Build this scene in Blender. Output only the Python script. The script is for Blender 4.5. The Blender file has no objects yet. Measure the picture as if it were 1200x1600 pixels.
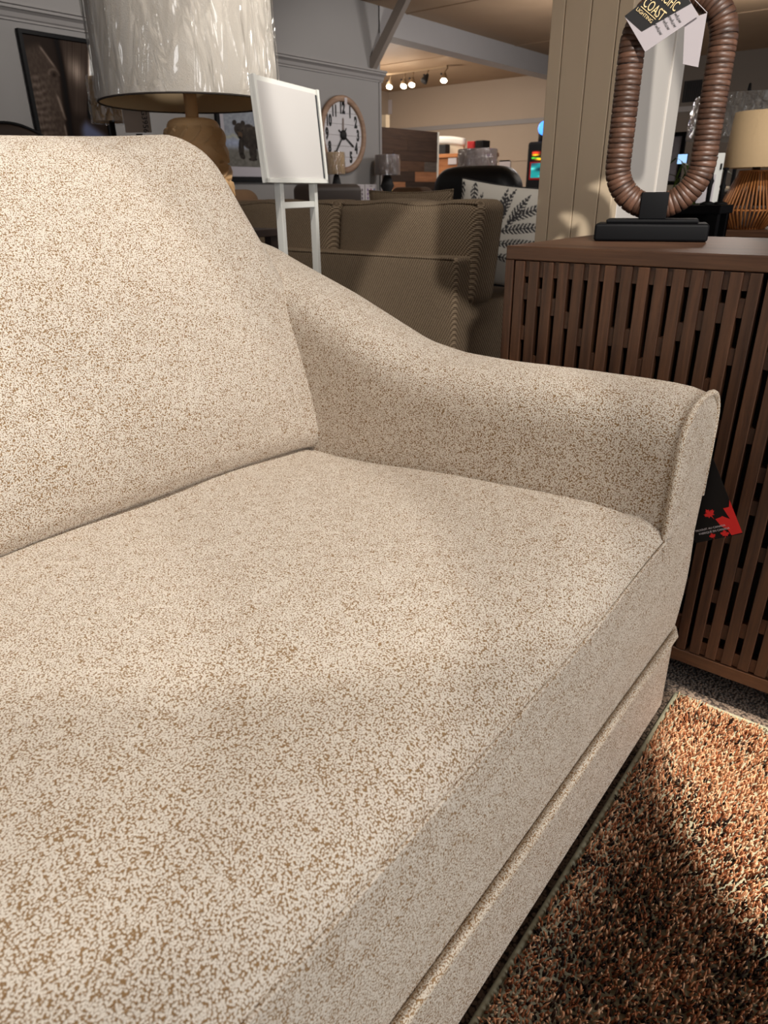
import bpy, bmesh, math, random
import numpy as np
from mathutils import Vector, Matrix
random.seed(7); rng=np.random.default_rng(7)
SC=bpy.context.scene; COL=SC.collection
# ------------------------------------------------------------------ camera
F=1077.25; CAMZ=1.0
def _rot(a,b,c):
    f=np.array([math.cos(b)*math.cos(a),math.cos(b)*math.sin(a),-math.sin(b)])
    r=np.cross(f,[0,0,1]); r=r/np.linalg.norm(r); d=np.cross(f,r)
    return np.array([math.cos(c)*r+math.sin(c)*d,-math.sin(c)*r+math.cos(c)*d,f])
RC=_rot(*np.radians([38.7709,24.8685,0.6613]))
cd=bpy.data.cameras.new('camera'); cam=bpy.data.objects.new('camera',cd); COL.objects.link(cam)
cd.sensor_fit='VERTICAL'; cd.sensor_height=36; cd.sensor_width=27; cd.lens=F/1600*36
cd.clip_start=.02; cd.clip_end=60
m=Matrix.Identity(4)
for i in range(3):
    m[i][0]=RC[0][i]; m[i][1]=-RC[1][i]; m[i][2]=-RC[2][i]
m[0][3]=0; m[1][3]=0; m[2][3]=CAMZ
cam.matrix_world=m; SC.camera=cam
cd.dof.use_dof=True; cd.dof.focus_distance=1.15; cd.dof.aperture_fstop=9.0
# ------------------------------------------------------------------ world, lights, exposure
SC.view_settings.view_transform='Standard'; SC.view_settings.look='None'
SC.view_settings.gamma=1; SC.view_settings.exposure=0.25; SC.view_settings.use_curve_mapping=False
w=bpy.data.worlds.new('showroom daylight'); SC.world=w; w.use_nodes=True
bg=w.node_tree.nodes['Background']; bg.inputs[0].default_value=(.93,.94,1,1); bg.inputs[1].default_value=.25
def look(o,t):
    o.rotation_euler=(Vector(t)-o.location).to_track_quat('-Z','Y').to_euler()
def spot(name,loc,tgt,power,deg,blend=.3,col=(1,.80,.58),size=.035):
    l=bpy.data.lights.new(name,'SPOT'); l.energy=power; l.spot_size=math.radians(deg); l.spot_blend=blend
    l.color=col; l.shadow_soft_size=size
    o=bpy.data.objects.new(name,l); COL.objects.link(o); o.location=loc; look(o,tgt); return o
def area(name,loc,tgt,power,sx,sy,col=(1,.85,.7)):
    l=bpy.data.lights.new(name,'AREA'); l.energy=power; l.shape='RECTANGLE'; l.size=sx; l.size_y=sy; l.color=col
    o=bpy.data.objects.new(name,l); COL.objects.link(o); o.location=loc; look(o,tgt); return o
def point(name,loc,power,size=.1,col=(1,.78,.55)):
    l=bpy.data.lights.new(name,'POINT'); l.energy=power; l.shadow_soft_size=size; l.color=col
    o=bpy.data.objects.new(name,l); COL.objects.link(o); o.location=loc; return o
WARM=(1,.95,.88)
for x_,p_ in ((-.35,26),(.10,47),(.55,50),(1.0,53)): spot('seat_spotlight',(x_,.33,2.66),(x_+.01,1.09,.5),p_,46,.08,WARM)
spot('back_spotlight',(-.15,.2,2.66),(.7,1.2,.8),3,46,.7,WARM)
spot('rug_spotlight',(1.36,-.75,2.66),(1.30,-.28,0),800,22,.10,(1,.88,.72))
spot('column_spotlight',(-.6,-1.2,2.66),(2.2,.98,1.0),480,17,.12,WARM)
spot('cabinet_fill',(.1,-.5,2.66),(1.40,.42,.88),95,19,.7,WARM)  # added fill from the camera side, lifts the dark cabinet front
spot('sofa_spotlight',(2.35,1.7,2.66),(3.1,2.6,.7),55,75,.6,WARM)
spot('lamp_spotlight',(1.1,.9,2.66),(1.6,2.1,1.35),80,50,.5,(1,.93,.85))
spot('leaf_spotlight',(2.3,.8,2.66),(1.65,2.05,1.0),130,22,.3,WARM)
area('window_daylight',(.25,-3.0,1.5),(.7,.8,.6),66,2.2,1.8,(1,.97,.94))
spot('art_spotlight',(3.2,3.2,2.70),(3.6,5.4,1.6),75,95,.8,(1,.93,.86))
spot('clock_spotlight',(5.6,3.4,2.70),(6.2,5.4,1.5),50,85,.8,(1,.93,.86))
area('far_area_warm',(9.3,7.2,2.70),(9.6,7.0,0),110,3,3,(1,.86,.72))
point('far_bounce_fill',(9.6,7.6,1.75),45,.15,(1,.88,.78))  # no lamp stands here; added in place of bounce on ceiling and wall
point('beam_fill',(7.6,3.6,1.9),30,.2,(1,.95,.92))  # unseen light added to brighten the beam and the ceiling near it
spot('far_wall_spotlight',(9.0,5.6,2.70),(12.1,6.4,1.6),130,90,.8,(1,.88,.80))
spot('plank_spotlight',(8.0,5.0,2.45),(8.4,6.2,1.2),55,80,.7,(1,.88,.74))
spot('far_right_spotlight',(2.9,-.3,2.66),(4.45,1.05,1.0),120,24,.4,WARM)
point('far_right_fill',(8.5,2.0,2.4),28,.2,(1,.92,.86))
# ------------------------------------------------------------------ pixel -> place helpers
def ray(x,y): return np.array([(x-600)/F,(y-800)/F,1.])@RC
O3=np.array([0,0,CAMZ])
def PX(px,py,X): v=ray(px,py); return v*X/v[0]+O3
def PY(px,py,Y): v=ray(px,py); return v*Y/v[1]+O3
def PZ(px,py,Z): v=ray(px,py); return v*(Z-CAMZ)/v[2]+O3
def PD(px,py,d): return ray(px,py)*d+O3
# ------------------------------------------------------------------ materials
def newmat(name):
    m=bpy.data.materials.new(name); m.use_nodes=True; nt=m.node_tree
    return m,nt,nt.nodes['Principled BSDF']
def N(nt,t,**kw):
    n=nt.nodes.new(t)
    for k,v in kw.items():
        if k.startswith('i_'):
            key=k[2:]; key=int(key) if key.isdigit() else key.replace('_',' ')
            n.inputs[key].default_value=v
        else: setattr(n,k,v)
    return n
def L(nt,a,b): nt.links.new(a,b)
def srgb(r,g,b):
    f=lambda c:(c/255/12.92 if c<=10.3 else ((c/255+.055)/1.055)**2.4)
    return (f(r),f(g),f(b),1)
def mat(name,col,rough=.6,metal=0,emit=0,spec=.5,noise=0,nscale=8,bump=0,bscale=60,coat=0):
    m,nt,b=newmat(name); c=srgb(*col)
    b.inputs['Base Color'].default_value=c; b.inputs['Roughness'].default_value=rough
    b.inputs['Metallic'].default_value=metal; b.inputs['Specular IOR Level'].default_value=spec
    if coat: b.inputs['Coat Weight'].default_value=coat
    tc=N(nt,'ShaderNodeTexCoord')
    if noise:
        n=N(nt,'ShaderNodeTexNoise',i_Scale=nscale,i_Detail=4.); L(nt,tc.outputs['Object'],n.inputs['Vector'])
        mx=N(nt,'ShaderNodeMix',data_type='RGBA'); mx.inputs[6].default_value=tuple(x*(1-noise) for x in c[:3])+(1,); mx.inputs[7].default_value=tuple(min(1,x*(1+noise)) for x in c[:3])+(1,)
        L(nt,n.outputs[0],mx.inputs[0]); L(nt,mx.outputs[2],b.inputs['Base Color'])
    if bump:
        n2=N(nt,'ShaderNodeTexNoise',i_Scale=bscale,i_Detail=3.); L(nt,tc.outputs['Object'],n2.inputs['Vector'])
        bp=N(nt,'ShaderNodeBump',i_Strength=bump,i_Distance=.01); L(nt,n2.outputs[0],bp.inputs['Height']); L(nt,bp.outputs[0],b.inputs['Normal'])
    if emit:
        b.inputs['Emission Color'].default_value=c; b.inputs['Emission Strength'].default_value=emit
    return m
def ramp(nt,stops):
    r=N(nt,'ShaderNodeValToRGB'); e=r.color_ramp.elements
    while len(e)<len(stops): e.new(.5)
    for k,(p,c) in enumerate(stops): e[k].position=p; e[k].color=c
    return r
def boucle(name,top,gap,scale=330,dist=.0018,rand=.85,strength=.9):
    m,nt,b=newmat(name); tc=N(nt,'ShaderNodeTexCoord')
    big=N(nt,'ShaderNodeTexNoise',i_Scale=45.,i_Detail=3.); L(nt,tc.outputs['Object'],big.inputs['Vector'])
    v=N(nt,'ShaderNodeTexVoronoi',i_Scale=float(scale),i_Randomness=rand); L(nt,tc.outputs['Object'],v.inputs['Vector'])
    fine=N(nt,'ShaderNodeTexNoise',i_Scale=scale*.8,i_Detail=2.); L(nt,tc.outputs['Object'],fine.inputs['Vector'])
    a=N(nt,'ShaderNodeMath',operation='MULTIPLY_ADD'); a.inputs[1].default_value=.42; L(nt,fine.outputs[0],a.inputs[0]); L(nt,v.outputs['Distance'],a.inputs[2])
    sc=N(nt,'ShaderNodeMath',operation='MULTIPLY_ADD'); sc.inputs[1].default_value=.22; L(nt,big.outputs[0],sc.inputs[0]); L(nt,a.outputs[0],sc.inputs[2])
    mid=tuple((x*.6+y*.4) for x,y in zip(srgb(*top)[:3],srgb(*gap)[:3]))+(1,)
    r=ramp(nt,[(.0,srgb(*top)),(.74,srgb(*top)),(.90,mid),(1.03,srgb(*gap))]); L(nt,sc.outputs[0],r.inputs[0])
    L(nt,r.outputs[0],b.inputs['Base Color']); b.inputs['Roughness'].default_value=.9; b.inputs['Specular IOR Level'].default_value=.15
    b.inputs['Sheen Weight'].default_value=.15
    bp=N(nt,'ShaderNodeBump',i_Strength=strength,i_Distance=dist); bp.invert=True; L(nt,sc.outputs[0],bp.inputs['Height']); L(nt,bp.outputs[0],b.inputs['Normal'])
    return m
def wood(name,c1,c2,axis='Y',scale=6,stretch=14,rough=.45):
    m,nt,b=newmat(name); tc=N(nt,'ShaderNodeTexCoord'); mp=N(nt,'ShaderNodeMapping')
    s=[scale*stretch]*3; s['XYZ'.index(axis)]=scale; mp.inputs['Scale'].default_value=s
    oi=N(nt,'ShaderNodeObjectInfo'); ad=N(nt,'ShaderNodeVectorMath',operation='ADD')
    rm=N(nt,'ShaderNodeMath',operation='MULTIPLY'); rm.inputs[1].default_value=37.; L(nt,oi.outputs['Random'],rm.inputs[0])
    L(nt,tc.outputs['Object'],mp.inputs[0]); L(nt,mp.outputs[0],ad.inputs[0]); L(nt,rm.outputs[0],ad.inputs[1])
    n=N(nt,'ShaderNodeTexNoise',i_Scale=1.,i_Detail=5.,i_Roughness=.65,i_Distortion=.3); L(nt,ad.outputs[0],n.inputs['Vector'])
    r=ramp(nt,[(.3,srgb(*c1)),(.7,srgb(*c2))]); L(nt,n.outputs[0],r.inputs[0])
    hs=N(nt,'ShaderNodeHueSaturation'); mr=N(nt,'ShaderNodeMapRange'); mr.inputs[3].default_value=.75; mr.inputs[4].default_value=1.25
    L(nt,oi.outputs['Random'],mr.inputs[0]); L(nt,mr.outputs[0],hs.inputs['Value']); L(nt,r.outputs[0],hs.inputs['Color'])
    L(nt,hs.outputs[0],b.inputs['Base Color']); b.inputs['Roughness'].default_value=rough
    bp=N(nt,'ShaderNodeBump',i_Strength=.25,i_Distance=.002); L(nt,n.outputs[0],bp.inputs['Height']); L(nt,bp.outputs[0],b.inputs['Normal'])
    return m
def tweed(name,c1,c2,sc=140.,dist=.003):
    m,nt,b=newmat(name); tc=N(nt,'ShaderNodeTexCoord'); sp=N(nt,'ShaderNodeSeparateXYZ'); L(nt,tc.outputs['Object'],sp.inputs[0])
    def lin(ax,ay,az):
        d=N(nt,'ShaderNodeVectorMath',operation='DOT_PRODUCT'); d.inputs[1].default_value=(ax,ay,az); L(nt,tc.outputs['Object'],d.inputs[0]); return d.outputs['Value']
    def sn(x,k):
        a=N(nt,'ShaderNodeMath',operation='MULTIPLY'); a.inputs[1].default_value=k; L(nt,x,a.inputs[0])
        s=N(nt,'ShaderNodeMath',operation='SINE'); L(nt,a.outputs[0],s.inputs[0]); return s.outputs[0]
    s1=sn(lin(.7,1,.55),sc*2.1); s2=sn(lin(-.5,-.75,1),sc*3.)
    mu=N(nt,'ShaderNodeMath',operation='MULTIPLY_ADD'); mu.inputs[1].default_value=.34; L(nt,s1,mu.inputs[0])
    no=N(nt,'ShaderNodeTexNoise',i_Scale=sc*1.2,i_Detail=2.); L(nt,tc.outputs['Object'],no.inputs['Vector']); L(nt,no.outputs[0],mu.inputs[2])
    m2=N(nt,'ShaderNodeMath',operation='MULTIPLY_ADD'); m2.inputs[1].default_value=.28; L(nt,s2,m2.inputs[0]); L(nt,mu.outputs[0],m2.inputs[2])
    mr=N(nt,'ShaderNodeMapRange'); mr.inputs[1].default_value=-.1; mr.inputs[2].default_value=1.1; L(nt,m2.outputs[0],mr.inputs[0])
    r=ramp(nt,[(.15,srgb(*c1)),(.8,srgb(*c2))]); L(nt,mr.outputs[0],r.inputs[0]); L(nt,r.outputs[0],b.inputs['Base Color'])
    b.inputs['Roughness'].default_value=.95; b.inputs['Specular IOR Level'].default_value=.1
    bp=N(nt,'ShaderNodeBump',i_Strength=.8,i_Distance=dist); L(nt,mr.outputs[0],bp.inputs['Height']); L(nt,bp.outputs[0],b.inputs['Normal'])
    return m
def colattr(name,rough=.5,emit=0,spec=.3,bump=0):
    m,nt,b=newmat(name); a=N(nt,'ShaderNodeAttribute',attribute_name='Col'); L(nt,a.outputs['Color'],b.inputs['Base Color'])
    b.inputs['Roughness'].default_value=rough; b.inputs['Specular IOR Level'].default_value=spec
    if emit: L(nt,a.outputs['Color'],b.inputs['Emission Color']); b.inputs['Emission Strength'].default_value=emit
    return m
def plastic(name,scale=(6,6,1.6),alpha=.05,strength=1.,fres=.36):
    m,nt,b=newmat(name); out=nt.nodes['Material Output']; tc=N(nt,'ShaderNodeTexCoord'); mp=N(nt,'ShaderNodeMapping'); mp.inputs['Scale'].default_value=scale
    L(nt,tc.outputs['Object'],mp.inputs[0])
    n=N(nt,'ShaderNodeTexNoise',i_Scale=1.5,i_Detail=3.,i_Distortion=1.2); L(nt,mp.outputs[0],n.inputs['Vector'])
    v=N(nt,'ShaderNodeTexVoronoi',feature='DISTANCE_TO_EDGE',i_Scale=2.2); 
    mxv=N(nt,'ShaderNodeVectorMath',operation='MULTIPLY_ADD'); mxv.inputs[1].default_value=(.7,.7,.7); L(nt,n.outputs['Color'],mxv.inputs[0]); L(nt,mp.outputs[0],mxv.inputs[2]); L(nt,mxv.outputs[0],v.inputs['Vector'])
    r=ramp(nt,[(0.,(1,1,1,1)),(.10,(0,0,0,1))]); L(nt,v.outputs[0],r.inputs[0])
    ad=N(nt,'ShaderNodeMath',operation='MULTIPLY_ADD'); ad.inputs[1].default_value=.35; L(nt,r.outputs[0],ad.inputs[0]); L(nt,n.outputs[0],ad.inputs[2])
    bp=N(nt,'ShaderNodeBump',i_Strength=strength,i_Distance=.03); L(nt,ad.outputs[0],bp.inputs['Height'])
    g=N(nt,'ShaderNodeBsdfGlossy'); g.inputs['Roughness'].default_value=.06; g.inputs['Color'].default_value=(.95,.97,1,1); L(nt,bp.outputs[0],g.inputs['Normal'])
    t=N(nt,'ShaderNodeBsdfTransparent'); t.inputs[0].default_value=(.96,.96,.95,1)
    lw=N(nt,'ShaderNodeLayerWeight',i_Blend=.25); L(nt,bp.outputs[0],lw.inputs['Normal'])
    fa=N(nt,'ShaderNodeMath',operation='MULTIPLY_ADD'); fa.inputs[1].default_value=fres; fa.inputs[2].default_value=alpha; L(nt,lw.outputs['Fresnel'],fa.inputs[0])
    mx=N(nt,'ShaderNodeMixShader'); L(nt,fa.outputs[0],mx.inputs[0]); L(nt,t.outputs[0],mx.inputs[1]); L(nt,g.outputs[0],mx.inputs[2]); L(nt,mx.outputs[0],out.inputs['Surface'])
    return m
M={}
M['boucle']=boucle('cream boucle',(230,221,208),(146,116,80),scale=500,rand=1.)
M['boucle_welt']=boucle('cream boucle welt',(232,222,206),(156,124,86),scale=500,rand=1.)
M['tweed']=tweed('taupe tweed',(80,66,53),(156,137,114),205.)
M['brownwood']=wood('dark walnut',(52,33,23),(90,60,41),'Z',5,16)
M['brownwood_y']=wood('dark walnut long grain',(64,40,27),(104,72,50),'Y',3,22)
M['filler']=wood('walnut filler',(46,29,19),(84,54,36),'Z',6,10)
M['black']=mat('black satin',(8,8,10),.55,spec=.12,noise=.1)
M['hole']=mat('cabinet interior black',(14,11,10),.9)
M['wall_grey']=mat('wall paint cool grey',(150,148,147),.85,noise=.03,nscale=3)
M['wall_upper']=mat('wall paint upper grey',(140,136,136),.85,noise=.03,nscale=3)
M['wall_beige']=mat('wall paint warm beige',(184,168,150),.85,noise=.04,nscale=2)
M['wall_dark']=mat('wall paint dark grey',(112,104,96),.85,noise=.04,nscale=2)
M['trimgrey']=mat('trim paint',(150,147,146),.6)
M['beam']=mat('white beam paint',(176,174,174),.7,noise=.03)
M['ceiling']=mat('tan ceiling board',(166,140,112),.6,noise=.12,nscale=2.2)
M['brace']=mat('grey brace paint',(128,118,110),.7)
M['column']=mat('cream column paint',(206,186,158),.55,noise=.03,nscale=5)
M['columnw']=mat('white column paint',(214,208,200),.55,noise=.02)
M['carpet']=boucle('grey brown loop carpet',(112,98,88),(46,38,34),scale=170,dist=.004)
M['white']=mat('white powder coat',(222,222,216),.38)
M['paper']=mat('white paper',(196,190,193),.7)
M['panelwhite']=mat('white sign insert',(205,202,199),.3,noise=.02,nscale=2)
M['darkslot']=mat('dark slot',(40,44,48),.6)
M['shade']=mat('off white linen shade',(204,197,188),.85,noise=.03,nscale=40,bump=.2,bscale=300)
M['shadein']=mat('shade lining',(176,156,124),.85)
M['shaderim']=mat('shade rim trim',(52,44,38),.7)
M['plastic']=plastic('clear plastic wrap')
M['plastic_small']=plastic('crinkled plastic wrap',(14,14,5),.10,1.,.6)
M['carved']=mat('carved tan wood',(208,168,120),.6,noise=.12,nscale=14,bump=.15,bscale=120)
M['rattan']=wood('brown wrapped rattan',(54,36,27),(96,67,52),'Z',8,3,.45)
M['rattandark']=mat('rattan core',(30,17,12),.7)
M['cane']=wood('orange cane',(140,84,40),(196,128,68),'Z',5,6,.5)
M['clockrim']=wood('pale clock rim',(128,98,78),(168,138,114),'X',4,6,.6)
M['clockface']=mat('white clock board',(206,204,208),.6,noise=.04)
M['blackmatt']=mat('black matt',(14,14,16),.7)
M['frameblack']=mat('black picture frame',(12,13,16),.5,spec=.2)
M['mat']=mat('white picture mat',(190,186,194),.7)
M['art']=colattr('printed art',.55,spec=.12)
M['fern']=colattr('fern print fabric',.9,spec=.1)
M['screen']=colattr('lit game panel',.3,emit=1.6)
M['leather']=mat('black leather',(15,15,17),.45,bump=.2,bscale=90)
M['suede']=mat('brown suede',(122,94,68),.85,noise=.15,nscale=10)
M['darkbrown']=mat('dark brown wood',(50,38,32),.5,noise=.1)
M['beigeshade']=mat('beige linen shade',(205,176,136),.85,noise=.04,nscale=60,bump=.15,bscale=300)
M['greyshade']=mat('warm grey shade',(128,114,108),.85)
M['clear']=plastic('clear acrylic',(1,1,1),.05,.02)
M['gold']=mat('gold foil print',(214,190,140),.35)
M['red']=mat('red print',(214,30,28),.5)
M['cardblack']=mat('black card',(17,15,15),.6,spec=.25)
M['tagpaper']=mat('matt tag paper',(160,153,156),.8,spec=.2)
M['ink']=mat('black ink',(28,26,26),.6)
M['bulb']=mat('lit bulb',(255,232,196),.3,emit=30)
M['metalgrey']=mat('brushed fixture metal',(150,130,104),.4,metal=.6)
M['green']=mat('green leaf',(92,116,46),.55,noise=.2,nscale=30)
M['bluescreen']=mat('lit tablet screen',(150,190,230),.3,emit=1.2)
M['redbox']=mat('red box',(190,34,36),.5)
M['orangewood']=wood('orange wood',(150,92,52),(188,126,78),'Y',3,10,.5)
M['greyplank']=wood('grey plank',(74,66,62),(104,94,88),'X',3,12,.85)
M['darkplank']=wood('dark brown plank',(42,28,22),(64,46,36),'X',3,12,.85)
M['midplank']=wood('mid brown plank',(70,48,36),(96,68,50),'X',3,12,.85)
M['warmplank']=wood('warm brown plank',(134,88,60),(168,116,82),'X',3,12,.85)
M['yellow']=mat('yellow box',(222,180,50),.5)
M['tancard']=mat('tan card',(178,162,148),.7)
M['weave']=tweed('black beige weave',(26,22,20),(190,160,120),300.,.002)
M['binding']=mat('grey green rug binding',(140,140,122),.9,noise=.2,nscale=200)
M['greyfabric']=mat('dark grey upholstery',(70,70,76),.9)
M['cream']=mat('cream fabric',(206,194,172),.9)
M['brownleather']=mat('brown leather',(60,48,40),.55)
# ------------------------------------------------------------------ object helpers
W={}
def put(o,label=None,cat=None,group=None,kind=None):
    if label: o['label']=label
    if cat: o['category']=cat
    if group: o['group']=group
    if kind: o['kind']=kind
    return o
def thing(name,label,cat,loc=(0,0,0),rotz=0,group=None):
    o=bpy.data.objects.new(name,None); o.empty_display_size=.1; COL.objects.link(o)
    o.location=loc; o.rotation_euler=(0,0,rotz)
    W[o.name]=Matrix.Translation(Vector(loc))@Matrix.Rotation(rotz,4,'Z')
    return put(o,label,cat,group)
def obj(name,V,Fc,mt,parent=None,smooth=True,loc=False,org=None,kind=None,label=None,bevel=0,col=None,recalc=True):
    """V in world coordinates (or parent's own when loc=True); org = base point for a top-level mesh."""
    V=np.asarray(V,float).reshape(-1,3); me=bpy.data.meshes.new(name)
    if parent is not None and not loc:
        A=np.array(W[parent.name].inverted()); V=V@A[:3,:3].T+A[:3,3]
    if org is not None: V=V-np.asarray(org,float)
    me.from_pydata([tuple(v) for v in V],[],[tuple(int(i) for i in f) for f in Fc])
    if recalc:
        bm=bmesh.new(); bm.from_mesh(me); bmesh.ops.recalc_face_normals(bm,faces=bm.faces); bm.to_mesh(me); bm.free()
    if smooth:
        me.polygons.foreach_set('use_smooth',[True]*len(me.polygons))
    if col is not None:
        a=me.color_attributes.new('Col','FLOAT_COLOR','POINT'); c=np.ones((len(V),4)); c[:,:3]=col; a.data.foreach_set('color',c.ravel())
    me.materials.append(mt if not isinstance(mt,str) else M[mt])
    o=bpy.data.objects.new(name,me); COL.objects.link(o)
    if parent is not None: o.parent=parent; W[o.name]=W[parent.name].copy()
    else:
        o.location=(0,0,0) if org is None else org; W[o.name]=Matrix.Translation(o.location)
    if bevel:
        b=o.modifiers.new('bevel','BEVEL'); b.width=bevel; b.segments=2; b.limit_method='ANGLE'
    if kind: o['kind']=kind
    if label: o['label']=label
    return o
def share(name,src,parent,matrix=None):
    o=bpy.data.objects.new(name,src.data); COL.objects.link(o); o.parent=parent
    if matrix is not None: o.matrix_local=matrix
    W[o.name]=W[parent.name]@(matrix if matrix is not None else Matrix.Identity(4)); return o
def box(x0,x1,y0,y1,z0,z1):
    V=[(x,y,z) for x in (x0,x1) for y in (y0,y1) for z in (z0,z1)]
    Fc=[(0,1,3,2),(4,6,7,5),(0,4,5,1),(2,3,7,6),(0,2,6,4),(1,5,7,3)]
    return np.array(V),Fc
def obox(c,u,v,w,a,b,h):
    """box centred at c with half extents a,b,h along unit vectors u,v,w"""
    c,u,v,w=map(np.asarray,(c,u,v,w)); V,Fc=box(-a,a,-b,b,-h,h)
    return V[:,:1]*u+V[:,1:2]*v+V[:,2:3]*w+c,Fc
def join(*parts):
    V=[];Fc=[];k=0
    for v,f in parts:
        v=np.asarray(v); V.append(v); Fc+= [tuple(i+k for i in q) for q in f]; k+=len(v)
    return np.concatenate(V),Fc
def rbox(hx,hy,hz,r,n=(8,8,8),k=4):
    def ax(h,nn,rr):
        t=[h-rr+rr*math.tan(math.pi/4*i/k) for i in range(k+1)]
        mid=list(np.linspace(-(h-rr),h-rr,nn+1))[1:-1]
        return [-x for x in t[::-1]]+mid+t
    r=min(r,hx*.98,hy*.98,hz*.98)
    A=[ax(hx,n[0],r),ax(hy,n[1],r),ax(hz,n[2],r)]; Lx=[len(a)-1 for a in A]
    idx={};V=[];Fc=[]
    def vid(i,j,l):
        if (i,j,l) not in idx: idx[(i,j,l)]=len(V); V.append((A[0][i],A[1][j],A[2][l]))
        return idx[(i,j,l)]
    for d in range(3):
        e,f=[(1,2),(0,2),(0,1)][d]
        for s in (0,Lx[d]):
            for a in range(Lx[e]):
                for b in range(Lx[f]):
                    q=[]
                    for da,db in ((0,0),(1,0),(1,1),(0,1)):
                        t=[0,0,0]; t[d]=s; t[e]=a+da; t[f]=b+db; q.append(vid(*t))
                    Fc.append(tuple(q))
    V=np.array(V); inn=np.clip(V,-(np.array([hx,hy,hz])-r),np.array([hx,hy,hz])-r); D=V-inn
    ln=np.linalg.norm(D,axis=1,keepdims=True); ln[ln==0]=1
    return inn+D/ln*r,Fc
def grid(nu,nv,fn,wu=False,wv=False):
    V=[fn(i/(nu if wu else nu-1),j/(nv if wv else nv-1)) for i in range(nu) for j in range(nv)]; Fc=[]
    for i in range(nu if wu else nu-1):
        for j in range(nv if wv else nv-1):
            a=i*nv+j;b=((i+1)%nu)*nv+j;c=((i+1)%nu)*nv+(j+1)%nv;d=i*nv+(j+1)%nv; Fc.append((a,b,c,d))
    return np.array(V),Fc
def lathe(prof,n=32,c=(0,0,0),cap=True):
    V=[];Fc=[];p=len(prof)
    for i in range(n):
        t=2*math.pi*i/n
        for r,z in prof: V.append((c[0]+r*math.cos(t),c[1]+r*math.sin(t),c[2]+z))
    for i in range(n):
        for j in range(p-1):
            a=i*p+j;b=((i+1)%n)*p+j; Fc.append((a,b,b+1,a+1))
    if cap:
        if prof[0][0]>1e-6: Fc.append(tuple(i*p for i in range(n)))
        if prof[-1][0]>1e-6: Fc.append(tuple(i*p+p-1 for i in range(n-1,-1,-1)))
    return np.array(V),Fc
def tube(path,r,n=8,closed=False,cap=True,rad=None):
    P=[np.asarray(p,float) for p in path]; m_=len(P); V=[];Fc=[]; up=None
    for i in range(m_):
        a=P[(i-1)%m_] if (closed or i>0) else P[i]; b=P[(i+1)%m_] if (closed or i<m_-1) else P[i]
        t=b-a; t/=np.linalg.norm(t)
        if up is None:
            up=np.array([0,0,1.]) if abs(t[2])<.9 else np.array([1.,0,0])
        s=np.cross(t,up); s/=np.linalg.norm(s); up=np.cross(s,t)
        rr=rad[i] if rad is not None else r
        for k in range(n):
            q=2*math.pi*k/n; V.append(P[i]+rr*(math.cos(q)*s+math.sin(q)*up))
    for i in range(m_ if closed else m_-1):
        for k in range(n):
            a=i*n+k;b=i*n+(k+1)%n;c=((i+1)%m_)*n+(k+1)%n;d=((i+1)%m_)*n+k; Fc.append((a,b,c,d))
    if cap and not closed:
        Fc.append(tuple(range(n-1,-1,-1))); Fc.append(tuple((m_-1)*n+k for k in range(n)))
    return np.array(V),Fc
def extrude(poly,n,depth):
    """polygon of 3-D points extruded along vector n*depth"""
    P=np.asarray(poly,float); k=len(P); Q=P+np.asarray(n)*depth
    return np.concatenate([P,Q]),[tuple(range(k)),tuple(range(2*k-1,k-1,-1))]+[(i,(i+1)%k,(i+1)%k+k,i+k) for i in range(k)]
def text(name,s,origin,u,v,size,mt,parent,align='CENTER',thick=.0006,sx=1.,lift=.0008,bold=0):
    """flat lettering lying in plane spanned by u (reading direction) and v (up)"""
    c=bpy.data.curves.new('lettering','FONT'); c.body=s; c.size=size; c.align_x=align; c.align_y='CENTER'; c.extrude=thick; c.resolution_u=3; c.offset=bold
    t=bpy.data.objects.new('lettering',c); COL.objects.link(t)
    me=bpy.data.meshes.new_from_object(t.evaluated_get(bpy.context.evaluated_depsgraph_get())); bpy.data.objects.remove(t); bpy.data.curves.remove(c)
    V=np.array([x.co[:] for x in me.vertices]); Fc=[tuple(p.vertices) for p in me.polygons]; bpy.data.meshes.remove(me)
    u=np.asarray(u,float);u/=np.linalg.norm(u); v=np.asarray(v,float);v/=np.linalg.norm(v); n=np.cross(u,v)
    Wd=np.asarray(origin)+V[:,:1]*sx*u+V[:,1:2]*v+(V[:,2:3]+lift)*n
    return obj(name,Wd,Fc,mt,parent,smooth=False,recalc=False)
def struct(name,V,Fc,mt,label,cat,parent=None,**k):
    o=obj(name,V,Fc,mt,parent,smooth=k.pop('smooth',False),**k)
    if parent is None: put(o,label,cat,kind='structure')
    return o
def interp(x,tab):
    return np.interp(x,[t[0] for t in tab],[t[1] for t in tab])
def sstep(a,b,x):
    t=np.clip((x-a)/(b-a),0,1); return t*t*(3-2*t)
# ================================================================== SETTING
YW=5.4; CEIL=2.745
struct('floor',*box(-4,12.3,-3.2,9.8,-.1,0),'carpet','grey brown loop carpet floor under the sofas and cabinet','floor')
cl=struct('ceiling',*box(-4,12.3,-3.2,9.8,CEIL,CEIL+.1),'ceiling','tan ceiling above the showroom','ceiling')
wx=1.249*YW
struct('wall_back',*box(-1.5,wx,YW,YW+.14,0,CEIL),'wall_grey','cool grey wall carrying the animal pictures and the round clock','wall')
def crown(x0,x1,y):
    prof=[(0,.0),(.012,.0),(.012,.012),(.022,.02),(.03,.045),(.05,.06),(.06,.062),(.06,.078),(.075,.082),(.075,.098),(0,.098)]
    z0=1+.199*YW-.006
    V=[];n=len(prof)
    for x in (x0,x1): V+=[(x,y-d,z0+h) for d,h in prof]
    return V,[tuple(range(n)),tuple(range(2*n-1,n-1,-1))]+[(i,(i+1)%n,(i+1)%n+n,i+n) for i in range(n)]
struct('trim_1',*crown(-1.5,wx+.03,YW),'trimgrey','grey crown moulding running along the clock wall','trim')
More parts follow.
